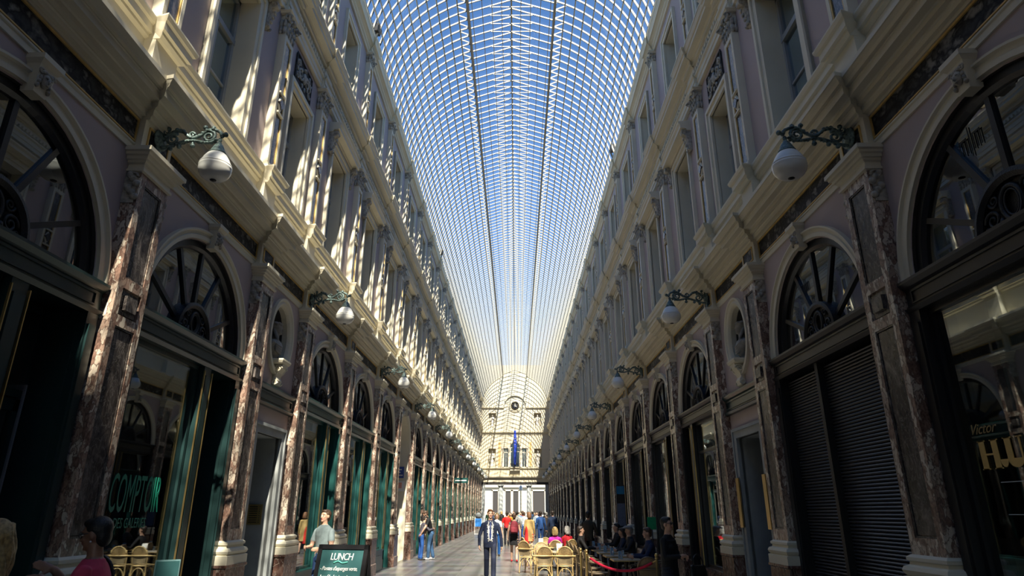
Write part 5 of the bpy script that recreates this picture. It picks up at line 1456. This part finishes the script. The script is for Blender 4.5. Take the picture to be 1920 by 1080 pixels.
# shaded terrace
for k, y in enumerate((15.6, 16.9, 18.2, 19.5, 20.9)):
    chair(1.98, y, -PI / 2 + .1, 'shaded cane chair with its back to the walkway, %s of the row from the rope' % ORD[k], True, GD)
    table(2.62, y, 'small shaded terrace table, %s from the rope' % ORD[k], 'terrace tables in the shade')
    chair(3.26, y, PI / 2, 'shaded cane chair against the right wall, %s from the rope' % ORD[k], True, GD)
    q = MB(); q.box(-.035, .035, -.035, .035, 0, .16); tag(link('napkin_holder', q.mesh('napkin_holder', [cloth('#7fa3c0')]), None, (2.5, y + .1, .741)), 'pale blue upright menu box on the %s terrace table from the rope' % ORD[k], 'menu', 'menu boxes on the terrace tables')
    for j, (dx, dy) in enumerate(((-.12, -.1), (.15, .08))):
        q = MB(); q.lathe([(.025, 0), (.03, .005), (.034, .11), (.031, .11), (.027, .012), (.0, .01)], (0, 0, 0), 12)
        tag(link('drinking_glass', q.mesh('drinking_glass', [GLASS]), None, (2.62 + dx, y + dy, .741)), '%s drinking glass on the %s terrace table from the rope' % (('walkway-side', 'wall-side')[j], ORD[k]), 'glass', 'glasses on the terrace tables')
chair(2.72, 13.7, -.1, 'shaded cane chair seen from behind just inside the rope', True, GD)
SA = (((-.06, .14, -.22), (.05, .24, .0)), ((.06, .14, -.22), (-.05, .24, .0)))
person('seated man in navy jacket leaning on the terrace table nearest the rope', (3.22, 15.6, 0), PI / 2, 1.76, top='#14264c', bottom='#1a1a20', hair='brown', sit=True, lean=.12, arms=SA, voxel=.012, face=True)
person('seated man in flat grey cap and dark jacket at the second terrace table', (3.22, 18.2, 0), PI / 2, 1.74, top='#22252b', bottom='#1a1a1f', hair='grey', sit=True, lean=.1, arms=SA, voxel=.013)
q = fuse([(MB().ell((0, 0, 0), (.125, .105, .045), 16, 8), 0), (MB().ell((-.10, 0, -.015), (.07, .085, .015), 14, 6), 0)], [cloth('#8d8f94')], 'cap', .01, 2)
tag(link('flat_cap', q, None, (3.12, 18.2, 1.355)), 'flat grey cap on the seated man at the second terrace table', 'cap')
person('seated woman in dark blue cardigan at the third terrace table', (3.22, 19.5, 0), PI / 2, 1.64, True, top='#1d2a40', bottom='#1a1a1f', hair='dark', hstyle='bob', sit=True, lean=.1, arms=SA, voxel=.014)
person('seated man in black at the fourth terrace table facing the walkway', (3.22, 20.9, 0), PI / 2, 1.76, top='#17171b', bottom='#1a1a1f', hair='black', sit=True, arms=SA, voxel=.014)
person('seated person in dark coat with back to the walkway at the terrace', (1.98, 19.5, 0), -PI / 2, 1.70, top='#1c1a1c', bottom='#1a1a1f', hair='dark', sit=True, arms=SA, voxel=.014)
person('waiter in dark olive shirt standing beyond the terrace tables', (2.50, 22.2, 0), -.5, 1.76, top='#3a3a30', bottom='#101014', hair='black', voxel=.014, arms=(((-.06, .08, -.26), (.08, .2, -.08)), ((.06, .08, -.26), (-.08, .2, -.08))))
# rope barrier
def bpost(x, y, lab):
    q = MB(); q.lathe([(.15, 0), (.15, .015), (.05, .04), (.03, .06)], (0, 0, 0), 20); a = q.mesh('base', [BRASS])
    q = MB(); q.lathe([(.024, .05), (.024, .90), (.034, .905), (.034, .925), (.02, .93)], (0, 0, 0), 14); b = q.mesh('pole', [BRASS])
    q = MB(); q.ell((0, 0, .965), .038, 12, 8); c = q.mesh('ball_finial', [BRASS])
    put('bp', [('base', a, []), ('pole', b, []), ('ball_finial', c, [])], 'barrier_post', (x, y, 0), label=lab, cat='post', group='brass rope posts')
PS = [(1.54, 15.0), (1.62, 14.55), (2.80, 13.1), (2.86, 12.55)]
for (x, y), l in zip(PS, ('brass barrier post at the walkway end of the rope, farther of two', 'brass barrier post at the walkway end of the rope, nearer of two', 'brass barrier post behind the woman in black coat, farther of two', 'brass barrier post closest to the woman in black coat')):
    bpost(x, y, l)
def rope(a, b, sag, lab):
    pts = []
    for k in range(17):
        t = k / 16; pts.append((a[0] + (b[0] - a[0]) * t, a[1] + (b[1] - a[1]) * t, .88 - sag * 4 * t * (1 - t)))
    o = link('barrier_rope', MB().tube(pts[1:-1], .026, 10).mesh('barrier_rope', [cloth('#c8123c')]), None); tag(o, lab, 'rope')
    q = MB(); q.tube([pts[0], pts[1]], .015, 8); q.tube([pts[-2], pts[-1]], .015, 8); link('brass_hook', q.mesh('brass_hook', [BRASS]), o)
rope(PS[1], PS[2], .24, 'sagging crimson velvet rope between the brass posts')
# ------------------------------------------------------------------ writing, signs, busts
def text_mesh(body, size, mat, ext=.004, align='CENTER', shear=0.0, spacing=1.0, xs=1.0):
    c = bpy.data.curves.new('lettering', 'FONT'); c.body = body; c.size = size; c.extrude = ext; c.align_x = align; c.shear = shear; c.space_character = spacing; c.resolution_u = 3
    ob = bpy.data.objects.new('t', c); COL.objects.link(ob)
    dg = bpy.context.evaluated_depsgraph_get(); dg.update()
    me = bpy.data.meshes.new_from_object(ob.evaluated_get(dg))
    bpy.data.objects.remove(ob); bpy.data.curves.remove(c)
    for v in me.vertices: v.co.x *= xs
    me.materials.clear(); me.materials.append(mat); me.name = 'lettering'
    return me
CHALK = plain('chalk_white', (0.85, 0.88, 0.86), 0.8); CHALKG = plain('chalk_green', (0.15, 0.62, 0.5), 0.8); BOARD = plain('teal_chalkboard', (0.018, 0.085, 0.09), 0.6, col2=(0.03, 0.115, 0.12), vscale=4)
GREENL = plain('green_window_lettering', (0.005, 0.22, 0.14), 0.4); GOLDL = plain('gold_window_lettering', (0.72, 0.46, 0.14), 0.4); GOLDD = plain('dull_gold_script', (0.32, 0.21, 0.08), 0.5); PALEL = plain('pale_window_lettering', (0.6, 0.6, 0.6), 0.5)
# A-board
rb = link('lunch_board', None, None, (-2.30, 9.72, 0), (0, 0, R(-14)), (1.12, 1.12, 1.0)); tag(rb, 'teal chalkboard lunch sign in black wooden A-frame on the floor', 'sign board')
def tilt(mb, sg): return xf(mb, Matrix.Translation((0, 0, 1.30)) @ Matrix.Rotation(R(11) * sg, 4, 'X') @ Matrix.Translation((0, 0, -1.30)))
for sg in (-1, 1):
    q = MB(); w = .345
    for r_ in ((-w, w, 1.24, 1.30), (-w, w, .12, .18), (-w, -w + .055, 0, 1.30), (w - .055, w, 0, 1.30)): q.box(r_[0], r_[1], -.02, .02, r_[2], r_[3])
    fr = link('frame', tilt(q, sg).mesh('frame', [BLACKJ]), rb)
    q = MB(); q.box(-w + .05, w - .05, -.008, .008, .17, 1.25)
    link('board', tilt(q, sg).mesh('board', [BOARD]), fr)
if True:
    Mt = Matrix.Translation((0, 0, 1.30)) @ Matrix.Rotation(R(-11), 4, 'X') @ Matrix.Translation((0, 0, -1.30))
    for body, sz, z, xx, sh_, al in (('LUNCH', .13, 1.10, 0, .1, 'CENTER'), ("- Pontes d'asperges verte,", .075, .965, -.275, .25, 'LEFT'), ('b\u0153uf holstein, cr\u00e8me', .078, .855, -.26, .25, 'LEFT'), ('parmesan', .075, .745, -.10, .25, 'LEFT')):
        me = text_mesh(body, sz, CHALK, .002, al, sh_, .88, .77)
        me.transform(Mt @ Matrix.Translation((xx, -.012, z)) @ Matrix.Rotation(PI / 2, 4, 'X')); link('lettering', me, rb)
    q = MB(); q.tube(smooth_path([(-.10, -.012, 1.06), (-.04, -.012, 1.085), (.02, -.012, 1.06), (.09, -.012, 1.075)], 4), .008, 6); xf(q, Mt); link('chalk_flourish', q.mesh('chalk_flourish', [CHALKG]), rb)
# lettering on shop windows: text runs along the gallery on the pane
def pane_text(side, body, size, mat, y, z, d, name, lab, shear=0, xs=1.0, zs=1.0, align='LEFT', cat='lettering'):
    me = text_mesh(body, size, mat, .002, align, shear, 1.0, xs)
    for v in me.vertices: v.co.y *= zs
    wx, sx = SIDES[side]
    # left wall is read from +x: text runs towards +y; right wall runs towards -y
    rz = PI / 2 if side == 'left' else -PI / 2
    me.transform(Matrix.Rotation(rz, 4, 'Z') @ Matrix.Rotation(PI / 2, 4, 'X'))
    o = link(name, me, None, (wx + sx * d, y, z)); tag(o, lab, cat); return o
pane_text('left', 'COMPTOIR', .34, GREENL, 7.26, 1.74, -.045, 'window_lettering', 'tall green restaurant name lettering on the dark window behind the woman in pink', 0, .60, 1.75)
pane_text('left', 'DES GALERIES', .13, GREENL, 7.42, 1.57, -.045, 'window_lettering', 'small green lettering line beneath the tall green name', 0, .82, 1.2)
WIN = SIDES['right']
def fat_letters(word, h):
    """heavy fat-face serif capitals drawn as flat solids; x runs along the word"""
    out = []; x = 0
    def slab(x0, x1, z0, z1): out.append([(x0, z0), (x1, z0), (x1, z1), (x0, z1)])
    def bowl(cx, wo, wi, a0, a1, n=22):
        for k in range(n):
            p, q_ = a0 + (a1 - a0) * k / n, a0 + (a1 - a0) * (k + 1) / n
            o = lambda a: (cx + wo * math.cos(a), h / 2 + h / 2 * math.sin(a)); i = lambda a: (cx + wi * math.cos(a), h / 2 + (h / 2 - .035 * h) * math.sin(a))
            out.append([i(p), o(p), o(q_), i(q_)])
    t = .27 * h; e = .06 * h
    for ch in word:
        if ch == 'H':
            for s_ in (0, .62 * h):
                slab(x + s_ + e, x + s_ + e + t, 0, h); slab(x + s_, x + s_ + t + 2 * e, 0, e * .7); slab(x + s_, x + s_ + t + 2 * e, h - e * .7, h)
            slab(x + e + t, x + .62 * h + e, h * .48, h * .54); x += 1.26 * h
        elif ch == 'U':
            slab(x + e, x + e + t, .30 * h, h); slab(x, x + t + 2 * e, h - e * .7, h); slab(x + .70 * h, x + .70 * h + .07 * h, .30 * h, h); slab(x + .60 * h, x + .87 * h, h - e * .7, h)
            n = 16; cx = x + (e + .77 * h) / 2; wo = (.77 * h - e) / 2
            for k in range(n):
                p, q_ = PI + PI * k / n, PI + PI * (k + 1) / n
                o = lambda a: (cx + wo * math.cos(a), .30 * h + .30 * h * math.sin(a)); i = lambda a: ((x + e + t + .70 * h) / 2 + (.70 * h - e - t) / 2 * math.cos(a), .30 * h + .26 * h * math.sin(a))
                out.append([i(p), o(p), o(q_), i(q_)])
            x += .98 * h
        elif ch in 'GO':
            bowl(x + .44 * h, .44 * h, .17 * h, .25 * PI if ch == 'G' else 0, 1.8 * PI if ch == 'G' else 2 * PI)
            if ch == 'G': slab(x + .56 * h, x + .80 * h, .06 * h, .44 * h); slab(x + .48 * h, x + .90 * h, .42 * h, .46 * h); slab(x + .72 * h, x + .78 * h, .70 * h, h)
            x += 1.0 * h
    q = MB()
    for p in out:
        n = len(p); q.add([(.003, -a, b) for a, b in p] + [(-.003, -a, b) for a, b in p], [list(range(n)), list(range(2 * n - 1, n - 1, -1))] + [(k, (k + 1) % n, n + (k + 1) % n, n + k) for k in range(n)])
    return q
tag(link('window_lettering', fat_letters('HUGO', .25).mesh('window_lettering', [GOLDL]), None, (WALL + .045, 5.90, 2.09)), 'large gold serif lettering on the window at right edge', 'lettering')
pane_text('right', 'Victor', .13, GOLDD, 5.97, 2.40, -.045, 'window_lettering', 'thin gold slanted script above the large gold lettering', .5, 1.0, 1.0)
pane_text('right', '15.10', .15, PALEL, 5.2, 1.80, -.045, 'window_lettering', 'small pale date lettering under the large gold lettering', 0, .7, 1.2)
for z in (1.98, 1.72):
    q = MB(); q.box(-.003, .003, -1.3, 0, -.003, .003); tag(link('window_rule', q.mesh('window_rule', [PALEL]), None, (WALL + .045, 5.72, z)), 'thin pale line %s the date on the right-edge window' % ('above' if z > 1.9 else 'below'), 'line', 'ruled lines on the right-edge window')
POSTER = plain('olive_grey_poster', (0.15, 0.145, 0.11), 0.7, var=.3, vscale=3)
q = MB(); q.box(0, .015, -1.75, 0, 0, 1.35); q.box(-.002, .0, -1.75, 0, .86, .868, 1)
tag(link('poster', q.mesh('poster', [POSTER, DARKIN]), None, (WALL + .18, 5.55, 2.2)), 'large olive-grey hanging panel inside the right-edge window', 'poster')
GREYP = plain('grey_panel', (0.40, 0.395, 0.40), 0.6, var=.15, vscale=2)
q = MB(); q.box(-1.0, -.34, 0, .02, .4, 2.9); tag(link('poster', q.mesh('poster', [GREYP]), None, (-WALL, 6.08, 0)), 'tall grey panel inside the open shop entrance at the left edge', 'poster')  # plain grey upright panel on the far side of the door recess
# thin stroke monogram on the right fanlights
for b, sc, nm in ((0, 1.0, 'right-edge fanlight'), (1, .8, 'fanlight above the shutters')):
    yc = (PIL[b] + PIL[b + 1]) / 2
    q = MB(); x = 0
    for k, h in enumerate((.16, .16, .16, .30, .16, .16, .16)):
        q.box(-.003, .003, -x - .007, -x, -.05 if k in (3,) else 0, h - .05 if k == 3 else h); x += .045
    q.box(-.003, .003, -.102, 0, .148, .16); q.box(-.003, .003, -.282, -.18, .148, .16)
    me = q.mesh('monogram', [BLACKJ])
    tag(link('window_monogram', me, None, (WALL + .088, yc + .46, ARCH_Z + .90 - .12 * b), (0, 0, 0), (1, sc, sc)), 'dark thin-stroke monogram on the %s' % nm, 'lettering')
# passage signs (left, between sixth and seventh pilaster)
BLUES = plain('enamel_blue', (0.03, 0.07, 0.30), 0.3); WHITES = plain('enamel_white', (0.78, 0.76, 0.74), 0.4); PINKS = plain('pale_red_print', (0.72, 0.33, 0.26), 0.5)
yj = PIL[PASSAGE + 1] - .46
def sign(nm, w, h, x, z, mats, bars, lab):
    q = MB(); q.box(-w / 2, w / 2, -.02, 0, -h / 2, h / 2, 0)
    for (a, b, c, d_, mi) in bars: q.box(a * w, b * w, -.024, -.019, c * h, d_ * h, mi)
    tag(link(nm, q.mesh(nm, mats), None, (x, yj, z)), lab, 'sign')
sign('street_sign', .46, .44, -4.62, 3.25, [BLUES, WHITES], [(-.4, .3, .2, .3, 1), (-.4, .2, -.05, .05, 1), (-.1, .4, -.3, -.2, 1)], 'blue enamel street sign in the side passage on the left')
sign('shop_sign', .50, .40, -4.60, 2.72, [WHITES, PINKS], [(-.36, .3, -.2, .35, 1)], 'white and pale red sign under the blue street sign')
sign('notice', .30, .22, -4.72, 2.30, [WHITES, DARKIN], [(-.3, .3, .1, .2, 1), (-.3, .2, -.15, -.05, 1)], 'small white notice below the other passage signs')
# brass plaques by the bust doors
def plaque(side, dx, y, z, w, h, lab, rows=8):
    wx, sx = SIDES[side]
    q = MB(); q.box(-w / 2, w / 2, -.025, 0, -h / 2, h / 2, 0)
    for k in range(rows):
        zz = -h * .38 + h * .76 * k / (rows - 1); q.box(-w * .36, w * .2, -.03, -.024, zz - h * .02, zz + h * .02, 1); q.ell((w * .34, -.027, zz), (.01, .008, .01), 6, 4, 1)
    tag(link('plaque', q.mesh('plaque', [BRASS, BLACKJ]), None, (wx - sx * dx, y, z)), lab, 'plaque')
yb = (PIL[BUST] + PIL[BUST + 1]) / 2
plaque('left', .27, yb + .58, 1.70, .26, .34, 'brass doorbell plaque on the doorway jamb under the left bust')
q = MB(); q.box(0, .025, -.07, .07, -.42, .42); pm = q.mesh('plaque', [BRASS])
tag(link('plaque', pm, None, (WALL - .105, yb + .66, 1.9)), 'tall brass plate on far side of the right doorway', 'plaque', 'tall brass door plates')
tag(link('plaque', pm, None, (WALL - .105, yb - .66, 1.9)), 'tall brass plate on near side of the right doorway', 'plaque', 'tall brass door plates')
# green projecting sign far left, poster panels right
q = MB(); q.box(0, .95, -.03, .03, 0, .34); q.box(-.05, .06, -.02, .02, .1, .2)
q.box(.08, .85, -.034, .034, .13, .2, 1)
tag(link('hanging_sign', q.mesh('hanging_sign', [TEAL, WHITES]), None, (-WALL + .16, 45.15, 3.6)), 'teal projecting shop sign high on the far left arcade', 'sign')
q = MB(); q.box(-.02, .02, -.15, .15, 1.25, 2.62, 0); q.box(-.03, -.021, -.13, .13, 2.32, 2.58, 1); q.box(-.03, -.021, -.13, .13, 1.30, 2.02, 2); q.box(-.03, .0, -.12, -.09, 0, 1.26, 0); q.box(-.03, .0, .09, .12, 0, 1.26, 0); q.box(-.15, .15, -.15, .15, 0, .03, 0)
tag(link('poster_stand', q.mesh('poster_stand', [BLACKJ, cloth('#2f7fa8'), cloth('#6f7789')]), None, (3.72, 23.0, 0), (0, 0, R(90))), 'tall poster panel, blue above grey, by the right arcade', 'sign')
# green board on a stand in the terrace
q = MB(); q.box(-.11, .11, -.015, .015, 1.32, 1.62); a = q.mesh('board', [cloth('#149a63')]); q = MB(); q.tube([(0, 0, .02), (0, 0, 1.34)], .015, 8); q.lathe([(.16, 0), (.16, .02), (.02, .04)], (0, 0, 0), 16); b = q.mesh('stand', [IRON])
put('gb', [('board', a, []), ('stand', b, [])], 'menu_stand', (3.62, 17.45, 0), label='bright green menu board on a thin stand by the terrace', cat='sign')
# round-topped standing sign on the left
q = MB(); q.lathe([(.24, -.02), (.24, .02), (0, .02)], (0, 0, 1.55), 24, axis='y'); a = q.mesh('disc', [cloth('#8a8f92')]); q = MB(); q.tube([(.25 * math.cos(2 * PI * k / 24), 0, 1.55 + .25 * math.sin(2 * PI * k / 24)) for k in range(24)], .03, 6, 0, True); a2 = q.mesh('hoop', [IRON])
q = MB(); q.box(-.26, .26, -.02, .02, .62, 1.30); b = q.mesh('picture', [cloth('#2b78c8')]); q = MB(); q.box(-.28, -.25, -.03, .03, 0, 1.32); q.box(.25, .28, -.03, .03, 0, 1.32); q.box(-.28, .28, -.2, .2, 0, .03); q.box(-.02, .02, -.02, .02, 1.3, 1.32); c = q.mesh('stand', [WHITES])
put('rs', [('disc', a, [('hoop', a2)]), ('picture', b, []), ('stand', c, [])], 'standing_sign', (-3.05, 57.0, 0), (1.1, 1.1, .95), label='white standing sign with black-rimmed round top and blue picture', cat='sign')
# teal menu board inside the restaurant entrance
q = MB(); q.box(-.13, .13, -.015, .015, .75, 1.22, 0); q.box(-.12, .12, -.02, -.014, .765, 1.205, 1); q.box(-.015, .015, .0, .03, 0, .8, 0); q.box(-.16, .16, -.14, .14, 0, .025, 0)
tag(link('menu_board', q.mesh('menu_board', [cloth('#6a8f92'), BOARD]), None, (-3.88, 7.95, 0), (0, 0, R(35))), 'small teal menu board on a stand at the restaurant window', 'sign')

# ------------------------------------------------------------------ busts and statues
def bust(turn):
    sh = [loft([((0, 0, 0), .10, .09), ((0, 0, .04), .08, .075), ((0, 0, .07), .07, .065), ((0, 0, .10), .12, .09), ((0, 0, .22), .20, .125), ((0, 0, .32), .215, .125), ((0, 0, .38), .17, .10), ((0, -.01, .42), .075, .07), ((0, 0, .52), .062, .062)], 20)]
    for sg in (-1, 1): sh.append(MB().ell((sg * .19, 0, .31), (.075, .085, .08)))
    hm = Matrix.Translation((0, 0, .5)) @ Matrix.Rotation(turn, 4, 'Z')
    hp = [MB().ell((0, 0, .15), (.085, .105, .115), 16, 12), MB().ell((0, .03, .08), (.066, .07, .075), 12, 10), capsule((0, .102, .155), (0, .122, .115), .011, .018, 8), MB().ell((0, .09, .045), (.03, .02, .02)),
          MB().ell((0, -.03, .18), (.098, .11, .105), 14, 10), MB().ell((0, -.06, .10), (.085, .06, .10), 12, 8), MB().ell((0, .095, .082), (.028, .012, .01))]
    for k in range(12):
        a = 2 * PI * k / 12; hp.append(MB().ell((.088 * math.cos(a), -.02 + .095 * math.sin(a), .215 + .02 * (k % 2)), (.032, .034, .028)))
    for sg in (-1, 1): hp.append(MB().ell((sg * .034, .088, .165), (.022, .014, .010))); hp.append(capsule((sg * .06, -.06, .10), (sg * .10, .03, -.10), .035, .028))
    for m in hp: sh.append(xf(m, hm))
    for k in range(4): sh.append(MB().tube(smooth_path([(-.17 + .02 * k, .06, .36 - .05 * k), (0, .135, .27 - .05 * k), (.18, .09, .30 - .04 * k)], 4), .018, 6))
    return fuse([(m, 0) for m in sh], [BUSTM], 'bust', .011, 1)
for side, rz, tr in (('left', -PI / 2, .5), ('right', PI / 2, -.5)):
    wx, sx = SIDES[side]
    tag(link('bust', bust(tr), None, (wx + sx * (-.07), yb, 4.358), (0, 0, rz), (.95, .95, .95)), 'stone bust of a draped figure in the oval niche on the %s' % side, 'bust', 'busts in oval niches')
def statue(x, z, h, lab, k):
    sh = [loft([((0, 0, 0), .30, .25), ((0, 0, .12), .30, .25), ((0, 0, .13), .22, .18), ((0, 0, .5), .25, .2), ((.02, 0, .95), .22, .17), ((0, 0, 1.2), .2, .15), ((0, 0, 1.45), .25, .16), ((0, 0, 1.6), .10, .08), ((0, 0, 1.68), .07, .07)], 16), MB().ell((0, .01, 1.80), (.10, .12, .14)),
          capsule((-.24, 0, 1.48), (-.34, .08, 1.15), .07, .055), capsule((-.34, .08, 1.15), (-.12 + .2 * k, .22, 1.08 + .3 * k), .055, .045), capsule((.24, 0, 1.48), (.33, .06, 1.15), .07, .055), capsule((.33, .06, 1.15), (.26, .18, .9), .055, .045)]
    for j in range(5): sh.append(capsule((-.2 + .1 * j, .19, .14), (-.12 + .06 * j, .14, 1.0), .035, .025, 8))
    me = fuse([(m, 0) for m in sh], [STATUE], 'statue', .03, 1)
    tag(link('statue', me, None, (x, YE + .22, z), (0, 0, PI), (h / 1.95,) * 3), lab, 'statue', 'statues of the far end wall')
statue(-2.89, 7.02, 2.05, 'stone statue in the lower left niche of the far end wall', 0); statue(2.89, 7.02, 2.05, 'stone statue in the lower right niche of the far end wall', 1)
statue(-2.89, 12.05, 1.5, 'stone statue in the upper left niche of the far end wall', 1); statue(2.89, 12.05, 1.5, 'stone statue in the upper right niche of the far end wall', 0)
# ------------------------------------------------------------------ sun, sky, camera
sd = Vector((-.14, .82, -1.0)).normalized()
sl = bpy.data.lights.new('sun', 'SUN'); sl.energy = 14.0; sl.angle = R(0.53); sl.color = (1.0, 0.91, 0.74)
so = link('sun', sl, None, (10, -40, 60)); so.rotation_mode = 'QUATERNION'; so.rotation_quaternion = (-sd).to_track_quat('Z', 'Y')
wd = bpy.data.worlds.new('sky'); SC.world = wd; wd.use_nodes = True
nt = wd.node_tree; bg = nt.nodes['Background']
st = nt.nodes.new('ShaderNodeTexSky'); st.sky_type = 'NISHITA'; st.sun_disc = False
st.sun_elevation = R(50); st.sun_rotation = R(180 - 10); st.air_density = 0.75; st.dust_density = 0.0; st.ozone_density = 2.0
hs = nt.nodes.new('ShaderNodeHueSaturation'); hs.inputs['Saturation'].default_value = 1.15
nt.links.new(st.outputs['Color'], hs.inputs['Color']); nt.links.new(hs.outputs['Color'], bg.inputs['Color']); bg.inputs['Strength'].default_value = 0.28
cam = bpy.data.cameras.new('camera'); co = link('camera', cam)
cam.sensor_width = 36; cam.lens = 36 * 1193 / 1920; cam.clip_end = 400
co.location = (.14, 0, 1.74); co.rotation_euler = (R(90 + 19.4), 0, .0063)
SC.camera = co
vs_ = SC.view_settings; vs_.view_transform = 'Standard'; vs_.look = 'None'; vs_.gamma = 1.0; vs_.exposure = 0.12; vs_.use_curve_mapping = False
SC.cycles.max_bounces = 7; SC.cycles.diffuse_bounces = 4; SC.cycles.glossy_bounces = 3; SC.cycles.transparent_max_bounces = 12
SC.cycles.caustics_reflective = False; SC.cycles.caustics_refractive = False
SC.cycles.sample_clamp_indirect = 6
